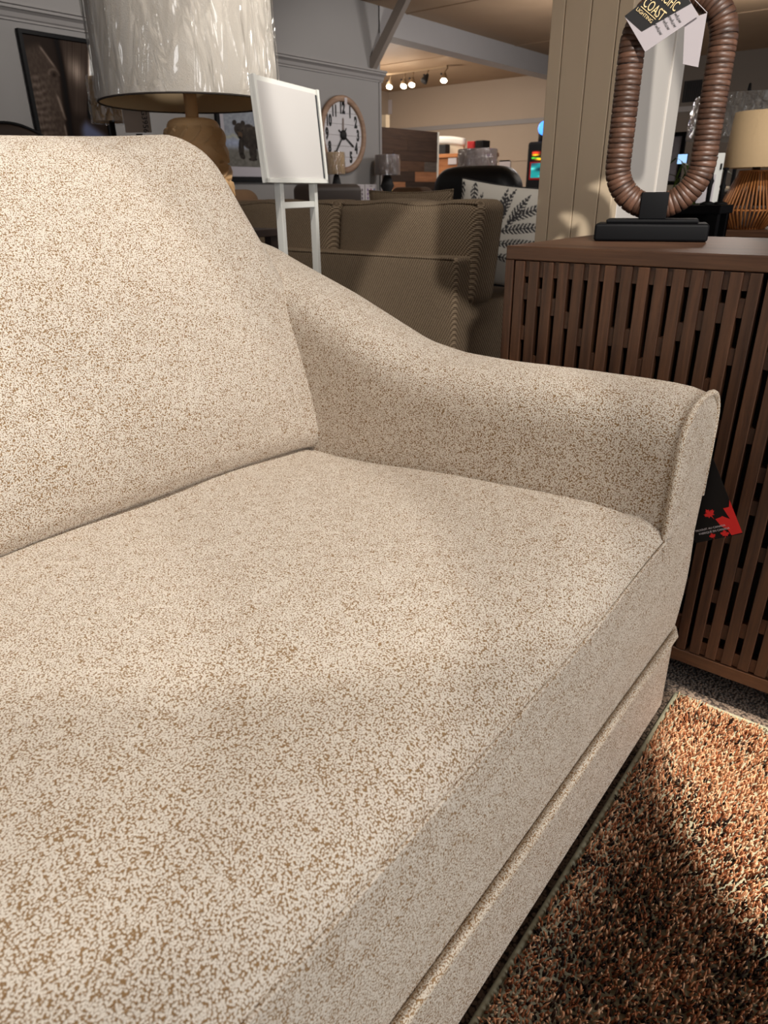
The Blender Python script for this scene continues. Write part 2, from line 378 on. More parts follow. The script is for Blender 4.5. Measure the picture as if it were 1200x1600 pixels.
struct('trim_2',*box(-1.5,wx+.004,YW-.012,YW,1.075*YW/YW+1.02,1.075*YW/YW+1.026),'trimgrey','thin bead under the grey crown moulding','trim')
struct('trim_3',*box(wx-.02,12.2,YW,YW+.22,1+.279*YW,CEIL),'beam','white boxed ceiling beam running right from the clock wall','beam')
# brace from wall end up to ceiling
b0=PY(583,100,YW-.02); b1=PZ(634,-4,CEIL)
bd=(b1-b0)/np.linalg.norm(b1-b0); bu=np.array([1.,0,0]); bn=np.cross(bd,bu)
L1=np.linalg.norm(b1-b0)
struct('trim_4',*obox((b0+b1)/2,bd,bu,bn,L1/2+.03,.034,.045),'brace','grey diagonal brace rising from the end of the clock wall to the ceiling','brace')
struct('trim_5',*box(wx-.03,wx+.002,YW-.012,YW+.15,0,1+.199*YW),'trimgrey','vertical corner strip at the end of the clock wall','trim')
XF=12.1
struct('wall_right',*box(XF,XF+.12,4.6,9.6,0,CEIL),'wall_beige','warm beige far wall beyond the beam','wall')
struct('wall_right_grey',*box(XF,XF+.12,-3,4.6,0,CEIL),'wall_dark','dark grey far wall seen right of the column','wall')
zr=1+.0905*XF
struct('trim_6',*box(XF-.03,XF,-3,9.5,zr-.05,zr+.02),'trimgrey','moulding along the far wall','trim')
struct('trim_7',*box(XF-.02,XF,4.6,7.2,zr-.62,zr-.585),'wall_beige','lower moulding on the far beige wall','trim')
yb=.777*XF+.08
struct('wall_far_back',*box(6,XF+.1,yb,yb+.12,0,CEIL),'wall_beige','beige wall closing the far room','wall')
# ceiling panel joints (near ceiling)
for k,x in enumerate((2.4,4.8,7.2,9.6)):
    struct('trim_%d'%(8+k),*box(x,x+.025,-3,9,CEIL-.006,CEIL),'ceiling','narrow joint strip across the tan ceiling, number %d from the sofa'%(k+1),'trim')
put(bpy.data.objects['trim_8'],'joint strip across the ceiling nearest the cream sofa')
put(bpy.data.objects['trim_9'],'ceiling joint strip above the taupe sofa')
put(bpy.data.objects['trim_10'],'ceiling joint strip just past the end of the clock wall')
put(bpy.data.objects['trim_11'],'ceiling joint strip beside the track lights')
# column with boards
CX=2.3; CY0=.918; CY1=1.175; CX1=2.80
colm=obj('wall_column',*box(CX+.012,CX1,CY0+.012,CY1,0,CEIL),'column',None,smooth=False,org=(2.55,1.05,0))
put(colm,'cream panelled column standing behind the walnut cabinet','column',kind='structure')
bz=[CY0,CY0+.045,CY0+.128,CY0+.212,CY1]
for a,b in zip(bz[:-1],bz[1:]):
    obj('board',*box(CX,CX+.013,a+.0012,b-.0012,0,CEIL),'column',colm,smooth=False,bevel=.002)
obj('board',*box(CX+.05,CX1-.13,CY0,CY0+.013,0,CEIL),'columnw',colm,smooth=False,bevel=.002,label='wide white board on the side of the column')
obj('board',*box(CX+.001,CX+.048,CY0,CY0+.013,0,CEIL),'column',colm,smooth=False,bevel=.002)
obj('board',*box(CX1-.127,CX1-.04,CY0-.006,CY0+.013,0,CEIL),'columnw',colm,smooth=False,bevel=.002,label='white edge board of the column')
obj('board',*box(CX1-.037,CX1+.002,CY0-.001,CY0+.013,0,CEIL),'columnw',colm,smooth=False,bevel=.002)
# ================================================================== CREAM SOFA
sofa=thing('sofa','cream boucle sofa with a sloping arm filling the foreground','sofa',(.14,.85,0))
YS=.263; XR=1.238; XLs=-.97
def place(Vf,c): V,Fc=Vf; return V+np.array(c),Fc
# lower band
V,Fc=rbox((XR-XLs)/2+.008,.575,.108,.02,(20,8,4)); V=V+np.array([(XR+XLs)/2+.002,YS+.575-.001,.118])
V[:,0]+=np.where(V[:,0]>1.1,(.22-V[:,2])*.05,0)
obj('skirt_band',V,Fc,'boucle',sofa)
# upper border
V,Fc=rbox((XR-XLs)/2,.57,.135,.018,(24,8,6)); V=V+np.array([(XR+XLs)/2,YS+.57,.34])
fr=V[:,1]<YS+.05; V[fr,1]-=.006*np.sin(np.clip((V[fr,2]-.22)/.25,0,1)*math.pi)
obj('front_border',V,Fc,'boucle',sofa)
# seat
top=[(.263,.0),(.2635,.468),(.2665,.476),(.275,.485),(.29,.4945),(.31,.503),(.34,.511),(.39,.5175),(.46,.520),(.56,.518),(.66,.513),(.76,.508),(.86,.503),(.96,.499),(1.06,.496),(1.16,.494)]
Ys=[.30,.268,.2635]+[t[0] for t in top[2:]]+[1.16]
Zs=[.33,.40,.466]+[t[1] for t in top[2:]]+[.33]
def seatf(u,v):
    x=-.78+1.832*u; j=v*(len(Ys)-1); k=min(int(j+1e-9),len(Ys)-1); y=Ys[k]; z=Zs[k]
    e=max(sstep(.72,1.05,x),0); fr=sstep(.62,.3,y)
    if z>.45: z+=e*fr*.017*(1 if y>.27 else .8)-.016*e*(1-fr)*sstep(.6,.95,y)
    z+=(.003*math.sin(9*x+5*y)+.002*math.sin(17*x-6*y))*sstep(.3,.5,y)*(1 if z>.45 else 0)
    if z>.45 and y>.3: z-=.022*max(0,(x-1.02)/.032)**2*sstep(.3,.34,y)*.5
    return (x,y,z)
us=80; V,Fc=grid(us,len(Ys),seatf); n=len(Ys)
Fc.append(tuple(range(n))); Fc.append(tuple((us-1)*n+k for k in range(n)))
obj('seat_cushion',V,Fc,'boucle',sofa)
# seat front seam and lower welt
def seamz(x): return .4675+.019*sstep(.72,1.05,x)
obj('seam',*tube([(x,YS-.0008,seamz(x)-.001) for x in np.linspace(-.78,1.07,50)],.0024,8),'boucle',sofa)
wz=lambda x:.226+.002*math.sin(x*9)
wp=[(x,YS-.0075,wz(x)) for x in np.linspace(-.96,1.20,60)]+[(1.222,YS+.002,.224),(1.237,YS+.016,.224),(1.243,YS+.04,.224),(1.243,.6,.224),(1.243,1.3,.224)]
obj('welt',*tube(wp,.0082,10),'boucle_welt',sofa)
# arms
crest=[(.2,.694),(.262,.697),(.285,.706),(.31,.711),(.37,.712),(.515,.711),(.63,.708),(.744,.711),(.837,.727),(.935,.766),(1.04,.808),(1.13,.838),(1.23,.872),(1.28,.892),(1.36,.908),(1.46,.91)]
def armsec(y,side=1):
    zc=float(interp(y,crest)); cx=1.145; a=.097; b=.088
    pts=[(cx-a,.30),(cx-a,.42),(cx-a,.54),(cx-a,zc-b-.02)]
    for k in range(0,25):
        t=math.pi*(1-k/24); e=2/2.7
        pts.append((cx+a*math.copysign(abs(math.cos(t))**e,math.cos(t)),zc-b+b*abs(math.sin(t))**e))
    pts+=[(cx+a+.001,zc-b-.02),(cx+a+.003,.50),(XR,.40),(XR,.30)]
    return pts
def smooth_crest():
    global crest
    xs=np.linspace(.2,1.46,127); z=interp(xs,crest)
    for _ in range(3): z[1:-1]=(z[:-2]+2*z[1:-1]+z[2:])/4
    crest=list(zip(xs,z))
smooth_crest()
def make_arm(mir):
    ys=[.2655,.268,.272,.28,.30]+list(np.linspace(.33,1.44,44)); V=[];Fc=[]
    for q,y in enumerate(ys):
        sc=[.975,.988,.995,1,1][q] if q<5 else 1
        s=armsec(y); cx,cz=1.141,.5
        s=[(cx+(x-cx)*sc,cz+(z-cz)*(sc if z>cz else 1)) for x,z in s]
        V+=[(x if not mir else .268-x,y,z) for x,z in s]
    n=len(s)
    for i in range(len(ys)-1):
        for j in range(n-1): a=i*n+j; Fc.append((a,a+1,a+n+1,a+n))
    Fc.append(tuple(range(n))); Fc.append(tuple((len(ys)-1)*n+k for k in range(n)))
    am=obj('arm',V,Fc,'boucle',sofa)
    # front panel, slightly crowned
    s=armsec(.262); cc=np.array([1.143,.50]); V=[];Fc=[]
    for rr,dy in ((1,.0045),(.97,.0015),(.93,0),(.80,-.002),(.5,-.004),(.02,-.0045)):
        for x,z in s:
            px=cc[0]+(x-cc[0])*rr; pz=cc[1]+(z-cc[1])*rr; V.append((px if not mir else .268-px,YS+dy,max(pz,.30)))
    for i in range(5):
        for j in range(n): a=i*n+j; b=i*n+(j+1)%n; Fc.append((a,b,b+n,a+n))
    obj('arm_front_panel',V,Fc,'boucle',am)
    s2=armsec(.268); path=[(x if not mir else .268-x,YS+.0035,z) for x,z in s2 if z>=.44]
    path=[(path[0][0]-(.002 if not mir else -.002),path[0][1],.44)]+[(x+(0.0 if not mir else 0),y,z+.0035 if z>.63 else z) for x,y,z in path[1:]]
    obj('arm_welt',*tube(path,.0052,8),'boucle_welt',am)
    return am
make_arm(False); make_arm(True)
# back frame
V,Fc=rbox((1.17+.90)/2,.085,.36,.05,(12,4,8)); obj('back_frame',V+np.array([.135,1.375,.50]),Fc,'boucle',sofa)
# back cushions
def back_cushion(x0,xs,mir=False):
    hx,hy,hz=.43,.105,.315
    V,Fc=rbox(hx,hy,hz,.06,(26,6,22),5); s=V[:,0]/hx; t=(V[:,2]+hz)/(2*hz); P=V.copy()
    zz=.478+t*.612
    # taper of right edge with height
    right=interp(zz,[(.47,1.12),(.53,1.137),(.62,1.138),(.72,1.128),(.80,1.113),(.90,1.087),(.97,1.068),(1.02,1.055),(1.06,1.034),(1.09,1.012)])
    left=.138+.0*zz
    mid=(right+left)/2; half=(right-left)/2
    # corner rounding in the outline
    s2=s.copy()
    X=mid+half*s2
    yc=1.105+.21*t+.045*sstep(.55,1,t)
    bul=(1-np.abs(s)**3.2)*(1-np.abs(2*t-1)**3.0)
    side=np.where(V[:,1]<0,-1,1)*np.abs(V[:,1])/hy
    Y=yc+V[:,1]*(.85)+side*.045*bul
    Y-=.03*sstep(.75,1,s)*sstep(.35,.0,t); Y+=.026*(1-s*s)*sstep(.3,0,t)
    Z=zz+.022*sstep(.1,.9,s)*sstep(.6,1,t)+.004*np.sin(s*6+.5)*sstep(.7,1,t)
    Z-=.006*bul*0
    Z+=.018*np.maximum(0,np.abs(s))**2*sstep(.3,0,t)*0
    V2=np.stack([X,Y,Z],1)
    if mir: V2[:,0]=xs-V2[:,0]
    o=obj('back_cushion',V2,Fc,'boucle',sofa)
    return o
back_cushion(0,0); back_cushion(0,.268*1.0+.0,True)
# hang tag on the outer side of the arm
tg=np.array([1.247,0,0])
tl=PX(1112,712,1.262); br=PX(1160,833,1.262)
tagu=PX(1160,833,1.262)-PX(1085,843,1.262); tagu/=np.linalg.norm(tagu)
# ---- card: right edge runs from tl down to br; it hangs in plane X=1.262 (normal towards -X)
e1=PX(1114,716,1.262); e2=PX(1160,834,1.262); dv=(e1-e2)/np.linalg.norm(e1-e2); uu=tagu-dv*(tagu@dv); uu/=np.linalg.norm(uu)
Hc=np.linalg.norm(e1-e2); Wc=.085
p0=e2; card=[p0,p0-uu*Wc,p0-uu*Wc+dv*Hc,p0+dv*Hc]
ht=thing('hang_tag','black and red maple leaf card hanging outside the sofa arm','tag',tuple(e2))
nx=np.array([-1.,0,0])
obj('card',*extrude([c+nx*0 for c in card],-nx,.0012),'cardblack',ht,smooth=False)
obj('string',*tube([p0-uu*Wc*.5+dv*Hc*.97,p0-uu*Wc*.55+dv*(Hc+.05)],.0008,5),'paper',ht)
def leafpoly(c,s,rot):
    pts=[(0,-.5),(.04,-.12),(.3,-.2),(.24,-.08),(.5,.12),(.42,.16),(.46,.3),(.3,.26),(.27,.34),(.12,.2),(.2,.46),(.1,.42),(0,.6)]
    pts=pts+[(-x,y) for x,y in pts[-2:0:-1]]
    ca,sa=math.cos(rot),math.sin(rot)
    return [c+s*((x*ca-y*sa)*uu+(x*sa+y*ca)*dv)+nx*.0006 for x,y in pts]
def cardpt(px,py): return PX(px,py,1.262)
for (px,py,s,r) in ((1110,804,.021,.35),(1110,804,.0,0),(1114,838,.012,.1),(1133,835,.016,-.2),(1132,835,.0,0)):
    if s>0: obj('maple_leaf_print',*extrude(leafpoly(cardpt(px,py),s,r),nx,.0003),'red',ht,smooth=False)
obj('maple_leaf_print',*extrude(leafpoly(cardpt(1110,805),.011,.4)+[],nx,.0004),'red',ht,smooth=False)
obj('maple_leaf_print',*extrude(leafpoly(cardpt(1110,764+30-22),.0001,.4),nx,.0001),'red',ht,smooth=False) if False else None
big=[(1140,781),(1160,832),(1143,836),(1138,828),(1127,822),(1118,811),(1128,807),(1128,806),(1141,811),(1130,794),(1139,792)]
obj('big_leaf_print',*extrude([cardpt(*p)+nx*.0005 for p in big],nx,.0003),'red',ht,smooth=False)
lr=cardpt(1146,823)-cardpt(1096,831); lu=dv
text('lettering','PRODUIT AU CANADA',cardpt(1110,825)+nx*.0006,uu,dv,.0052,'paper',ht,thick=.0001)
text('lettering','FABRIQUÉ EN CANADA',cardpt(1116,829.5)+nx*.0006,uu,dv,.0052,'paper',ht,thick=.0001)
# ================================================================== RUG
rug=thing('area_rug','rust and brown shag rug lying in front of the cream sofa','rug',(1.0,0,0))
rx1,ry1=1.318,.252; rx0,ry0=-.6,-1.3
obj('backing',*box(rx0,rx1,ry0,ry1,.001,.008),'binding',rug,smooth=False)
obj('binding',*join(tube([(x,ry1,.007) for x in np.linspace(rx0,rx1,30)],.0055,6),tube([(rx1,y,.007) for y in np.linspace(ry1,ry0,30)],.0055,6)),'binding',rug)
def pile():
    p=.005; xs=np.arange(.38,rx1-.004,p); ys=np.arange(-.42,ry1-.005,p)
    X,Y=np.meshgrid(xs,ys); X=X.ravel()+rng.uniform(-.45,.45,X.size)*p; Y=Y.ravel()+rng.uniform(-.45,.45,Y.size)*p
    k=(X+.0<1.7)&(X*.8-Y<1.6); X=X[k];Y=Y[k]; n=len(X)
    h=rng.uniform(.011,.019,n); lean=rng.normal(0,.0035,(n,2))+np.array([-.002,-.003]); r=rng.uniform(.0017,.0028,n); a0=rng.uniform(0,6.28,n)
    V=np.zeros((n,7,3))
    for q in range(3):
        a=a0+q*2.094; V[:,q,0]=X+r*np.cos(a); V[:,q,1]=Y+r*np.sin(a); V[:,q,2]=.006
        V[:,3+q,0]=X+lean[:,0]*.6+r*.8*np.cos(a); V[:,3+q,1]=Y+lean[:,1]*.6+r*.8*np.sin(a); V[:,3+q,2]=.006+h*.7
    V[:,6,0]=X+lean[:,0]; V[:,6,1]=Y+lean[:,1]; V[:,6,2]=.006+h
    f=np.array([(0,1,4,3),(1,2,5,4),(2,0,3,5)]); t=np.array([(3,4,6),(4,5,6),(5,3,6)])
    b=(np.arange(n)*7)[:,None,None]
    Fq=(f[None]+b).reshape(-1,4).tolist(); Ft=(t[None]+b).reshape(-1,3).tolist()
    # yarn dyes
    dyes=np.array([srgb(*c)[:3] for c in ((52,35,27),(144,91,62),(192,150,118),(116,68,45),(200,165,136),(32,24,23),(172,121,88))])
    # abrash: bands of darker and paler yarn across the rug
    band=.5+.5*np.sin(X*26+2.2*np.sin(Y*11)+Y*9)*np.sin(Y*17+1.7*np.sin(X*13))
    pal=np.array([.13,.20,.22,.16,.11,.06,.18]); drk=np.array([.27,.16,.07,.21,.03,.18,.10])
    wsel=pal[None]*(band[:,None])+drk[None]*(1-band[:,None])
    warm=(sstep(.92,1.08,X-.25*Y)*(.75+.25*np.sin(X*30-Y*8)))[:,None].clip(0,1)  # paler tan yarn on the spotlit side: lit area put into the dyes
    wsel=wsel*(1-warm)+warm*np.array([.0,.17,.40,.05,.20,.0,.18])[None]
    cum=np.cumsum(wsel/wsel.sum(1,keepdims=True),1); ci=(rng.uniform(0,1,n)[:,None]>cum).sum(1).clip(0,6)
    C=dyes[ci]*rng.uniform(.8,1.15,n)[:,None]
    gy=(Y<.10-(1.318-X)*1.15)&(X>1.10)&(X-Y>1.19)
    gcol=np.array([srgb(*c)[:3] for c in ((146,146,128),(170,166,148),(110,110,96))])[rng.integers(0,3,n)]
    C=np.where((gy)[:,None],gcol,C)
    return V.reshape(-1,3),Fq+Ft,np.repeat(C,7,0)
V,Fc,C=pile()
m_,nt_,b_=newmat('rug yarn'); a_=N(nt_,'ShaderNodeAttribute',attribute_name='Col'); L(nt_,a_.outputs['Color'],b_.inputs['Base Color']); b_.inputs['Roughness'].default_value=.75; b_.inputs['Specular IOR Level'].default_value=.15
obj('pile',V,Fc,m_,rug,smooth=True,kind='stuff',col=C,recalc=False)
# ================================================================== WALNUT CABINET
CB=1.36; cz0,cz1=.062,.897; cyL=.757; cxB=1.86; cyR=-.74
cab=thing('cabinet','dark walnut cabinet with slatted doors beyond the sofa arm','cabinet',(1.61,0,0))
obj('top',*box(CB,cxB,cyR,cyL,.870,cz1),'brownwood_y',cab,smooth=False,bevel=.0025)
for y0,y1 in ((cyL-.019,cyL),(cyR,cyR+.019)): obj('side_panel',*box(CB,cxB,y0,y1,cz0,.8698),'brownwood',cab,smooth=False,bevel=.002)
obj('bottom_rail',*box(CB,cxB,cyR+.0192,cyL-.0192,cz0,.092),'brownwood_y',cab,smooth=False,bevel=.002)
obj('back_panel',*box(cxB-.014,cxB-.002,cyR+.0195,cyL-.0195,.0925,.8695),'hole',cab,smooth=False)
obj('inner_panel',*box(CB+.045,CB+.055,cyR+.0195,cyL-.0195,.0925,.8695),'hole',cab,smooth=False)
for x in (CB+.10,cxB-.09):
    for y in (cyL-.1,cyR+.06): obj('leg',*box(x,x+.04,y,y+.04,0,cz0),'hole',cab,smooth=False)
zm=.4815
tops={1:.013,2:.023,3:.04,4:.064,5:.095,6:.14,7:.086,8:.087,9:.139,10:.095,11:.063,12:.039,13:.023,14:.012}
def openings(i):
    k=min(i,15-i)
    o=[(.838,.838-tops[k if i<8 else 15-i] if k in tops else .8)]
    r2={1:(.792,.738),2:(.780,.677),3:(.764,.621),4:(.741,.575),5:(.709,.60),6:(.662,.56),7:(.717,.535)}[k]
    r3={1:(.708,.60),2:(.645,.53),3:(.59,zm),4:(.545,zm),5:(.57,zm),6:(.53,zm),7:(.505,zm)}[k]
    o+=[r2,r3]
    if k==1: o.append((.57,zm))
    if k==2: o.append((.50,zm))
    full=[]
    for a,b in o:
        if abs(b-zm)<1e-6: full.append((a,2*zm-a))
        else: full+= [(a,b),(2*zm-b,2*zm-a)]
    return sorted(full,reverse=True)
dz0,dz1=.0945,.8685
dw=(.757-.019-.264)   # width of one door
slat_src=None
for d in range(3):
    y1=.7375-d*.4795; y0=y1-.4755
    door=obj('door',*box(CB+.030,CB+.036,y0+.001,y1-.001,dz0,dz1),'hole',cab,smooth=False)
    pitch=(y1-y0)/14.75; sw=pitch*.66
    # solid edge stiles and slats
    ys_=[]
    for i in range(15):
        c=y1-sw/2-.0035-i*pitch if i<14 else None
        if i==14: a,b=y0+.001,y1-.0035-14*pitch
        else: a,b=c-sw/2,c+sw/2
        ys_.append((a,b))
        obj('slat',*box(CB+.0005,CB+.0295,a,b,dz0,dz1),'brownwood',door,smooth=False,bevel=.0012)
    for i in range(1,15):
        a=ys_[i][1]+.0002; b=ys_[i-1][0]-.0002
        z=dz1; segs=[]
        for (t,bt) in openings(i):
            if z-t>.002: segs.append((t,z))
            z=bt
        segs.append((dz0,z))
        for s0,s1 in segs: obj('filler',*box(CB+.006,CB+.0292,a,b,s0,s1),'filler',door,smooth=False)
# ================================================================== RING LAMP ON CABINET
e=np.array([.315,-.949,0]); nn=np.array([.949,.315,0]); up=np.array([0,0,1.])
rc=np.array([1.653,.563,.897])
rl=thing('table_lamp','brown rattan-wrapped oval ring lamp on black base atop the walnut cabinet','lamp',tuple(rc))
def rb(c,a,b,h,r): 
    V,Fc=rbox(a,b,h,r,(2,2,2),3); return c+V[:,:1]*e+V[:,1:2]*nn+V[:,2:3]*up,Fc
obj('base',*rb(rc+up*.0185,.116,.052,.0178,.006),'black',rl)
obj('base_step',*rb(rc+up*.0405,.094,.042,.0042,.003),'black',rl)
obj('socket_block',*rb(rc+up*.071-e*.0,.028,.030,.0265,.002),'black',rl)
RW=.085; zb=.966+RW; zt=1.262; Rt=.0262
def ringpt(s):
    Ls=zt-zb; Lc=math.pi*RW; T=2*Ls+2*Lc; s=s%T
    if s<Lc/2: t=s/RW; q=(RW*math.sin(t),zb-RW*math.cos(t)); tg=(math.cos(t),math.sin(t))
    elif s<Lc/2+Ls: q=(RW,zb+s-Lc/2); tg=(0,1)
    elif s<Lc*1.5+Ls: t=(s-Lc/2-Ls)/RW; q=(RW*math.cos(t),zt+RW*math.sin(t)); tg=(-math.sin(t),math.cos(t))
    elif s<Lc*1.5+2*Ls: q=(-RW,zt-(s-Lc*1.5-Ls)); tg=(0,-1)
    else: t=(s-Lc*1.5-2*Ls)/RW; q=(-RW*math.cos(t),zb-RW*math.sin(t)); tg=(math.sin(t),-math.cos(t))
    return np.array([rc[0],rc[1],0])+e*q[0]+up*q[1], e*tg[0]+up*tg[1]
TT=2*(zt-zb)+2*math.pi*RW
obj('ring_core',*tube([ringpt(TT*i/72)[0] for i in range(72)],Rt*.93,10,closed=True),'rattandark',rl)
nw=100
for i in range(nw):
    s0=TT*i/nw; s1=TT*(i+1)/nw; V=[];rows=5;nseg=14; tilt=random.uniform(-.10,.10); ph=random.uniform(0,6.28)
    for q in range(rows):
        f=(0,.10,.5,.90,1)[q]; rr=Rt*(.95,.995,1.005,.995,.95)[q]
        for k in range(nseg):
            a=2*math.pi*k/nseg; s=s0+(s1-s0)*(.02+.96*f)+tilt*(s1-s0)*1.2*math.cos(a+ph)
            p,tgv=ringpt(s); side=np.cross(tgv,nn); V.append(p+rr*(math.cos(a)*side+math.sin(a)*nn))
    Fc=[(q*nseg+k,q*nseg+(k+1)%nseg,(q+1)*nseg+(k+1)%nseg,(q+1)*nseg+k) for q in range(rows-1) for k in range(nseg)]
    obj('rattan_wrap',V,Fc,'rattan',rl)
tc_=np.array([rc[0],rc[1],zt+RW+Rt])
obj('lamp_neck',*lathe([(.011,0),(.011,.05),(.018,.055),(.018,.12)],16,tc_-up*.003),'black',rl)
obj('lamp_shade',*lathe([(.208,.082),(.185,.39),(.1835,.39),(.2065,.082)],48,tc_,cap=False),'beigeshade',rl)
obj('shade_spider',*join(*[tube([tc_+up*.115,tc_+up*.115+.202*np.array([math.cos(t),math.sin(t),0])],.0025,5) for t in (0,2.09,4.19)]),'black',rl)
# tags hung on the ring
def dtag(pts,off): # points on plane through ring centre, shifted towards the camera
    out=[]
    for px,py in pts:
        v=ray(px,py); P=v*(((rc-O3)@nn-off)/(v@nn))+O3; out.append(P)
    return np.array(out)
A=dtag([(976,26),(1008,81),(1092,24),(1056,-34)],.045)
u_=(A[3]-A[0]); v_=(A[0]-A[1])
tag1=thing('product_tag','black and white folded product tag hung on the rattan ring lamp','tag',tuple(A[0]),group='paper tags on the ring lamp')
obj('card',*extrude(A,nn,.0012),'tagpaper',tag1,smooth=False)
B=dtag([(976,25),(1003,49),(1080,5),(1053,-36)],.0465)
obj('header_flap',*extrude(B,nn,.0008),'cardblack',tag1,smooth=False)
ru=B[1]-B[0]; ru/=np.linalg.norm(ru); rv=(B[3]-B[0]); rv-=ru*(rv@ru); rv/=np.linalg.norm(rv)
def onB(px,py): return dtag([(px,py)],.048)[0]
text('lettering','LIGHTING',onB(1007,24),ru,rv,.0088,'gold',tag1,thick=.0001,lift=.0003)
text('lettering','COAST',onB(1022,14.5),ru,rv,.024,'gold',tag1,thick=.0001,lift=.0003,sx=.62)
text('lettering','PACIFIC',onB(1044,0),ru,rv,.024,'gold',tag1,thick=.0001,lift=.0003,sx=.55)
obj('rule_line',*obox(onB(1013,20),ru,rv,np.cross(ru,rv),.019,.0006,.0003),'gold',tag1,smooth=False)
for k,(px,py) in enumerate(((1028,44),(1040,36),(1050,32),(1058,25))):
    text('handwriting','wwluw',dtag([(px,py)],.0462)[0],(A[1]-A[0]),(A[3]-A[0]),.0095,'ink',tag1,thick=.0001,lift=.0001)
A2=dtag([(1070,32),(1067,100),(1091,105),(1105,20)],.037)
tag2=thing('product_tag','plain white paper tag hung behind the black one on the ring lamp','tag',tuple(A2[0]),group='paper tags on the ring lamp')
obj('card',*extrude(A2,nn,.0012),'tagpaper',tag2,smooth=False)
obj('string',*tube([A2[3],ringpt(TT*.5)[0]-nn*.028],.0006,5),'paper',tag2)
obj('string',*tube([A[3]+up*.0,ringpt(TT*.5)[0]-nn*.029],.0006,5),'paper',tag1)
# woven vase at the right edge of the cabinet top
wv=np.array([1.735,.272,.897])
vs=obj('woven_vase',*lathe([(.055,0),(.060,.01),(.070,.05),(.062,.11),(.045,.17),(.040,.19),(.036,.19),(.038,.17)],32,wv),'weave',None,org=wv)
put(vs,'black and beige woven vase at the right edge of the cabinet top','vase')
# ================================================================== TAUPE SOFA
ts=thing('sofa','taupe tweed sofa seen from behind with two back cushions','sofa',(3.4,3.0,0))
ty0,ty1=1.94,4.1; tX=3.0
def rb3(x0,x1,y0,y1,z0,z1,r,n=(6,8,6),k=3):
    V,Fc=rbox((x1-x0)/2,(y1-y0)/2,(z1-z0)/2,r,n,k); return V+np.array([(x0+x1)/2,(y0+y1)/2,(z0+z1)/2]),Fc
V,Fc=rb3(tX,tX+.17,ty0,ty1,.08,.708,.025,(4,16,10)); V[:,0]+=np.where(V[:,0]>tX+.08,(.708-V[:,2])*.08,0)
obj('back_frame',V,Fc,'tweed',ts)
for a,b in ((ty0,ty0+.2),(ty1-.2,ty1)): obj('arm',*rb3(tX+.13,tX+.95,a+.001,b,.08,.470,.03),'tweed',ts)
obj('seat_base',*rb3(tX+.15,tX+.92,ty0+.19,ty1-.19,.08,.30,.02),'tweed',ts)
for a,b in ((ty0+.205,3.01),(3.03,ty1-.205)): obj('seat_cushion',*rb3(tX+.2,tX+.96,a,b,.30,.465,.04),'tweed',ts)
for a,b in ((1.905,2.842),(2.855,3.80)):
    V,Fc=rb3(3.075,3.34,a,b,.455,.962,.055,(6,18,12),4)
    t=(V[:,2]-.455)/.507; s=(V[:,1]-a)/(b-a)*2-1
    V[:,0]+=np.sign(V[:,0]-3.2)*.035*(1-np.abs(s)**3)*(1-np.abs(2*t-1)**3)+.05*(t-.5)+.055
    V[:,2]+=.008*np.sin(s*6)*t*(1-s*s); V[:,1]+=-.02*(1-t)*np.where(s<-.8,-1,0)
    bc=obj('back_cushion',V,Fc,'tweed',ts)
    zt_=.945; 
    obj('piping',*tube([(3.083+.055+.022,y,.944+.008*math.sin(((y-a)/(b-a)*2-1)*6)*(1-((y-a)/(b-a)*2-1)**2)) for y in np.linspace(a+.03,b-.03,30)],.006,6),'tweed',bc)
for x in (tX+.05,tX+.85):
    for y in (ty0+.06,ty1-.12): obj('leg',*box(x,x+.06,y,y+.06,0,.085),'darkbrown',ts,smooth=False)
obj('piping',*tube([(tX+.004,y,.700) for y in np.linspace(ty0+.02,ty1-.02,20)],.006,6),'tweed',ts)
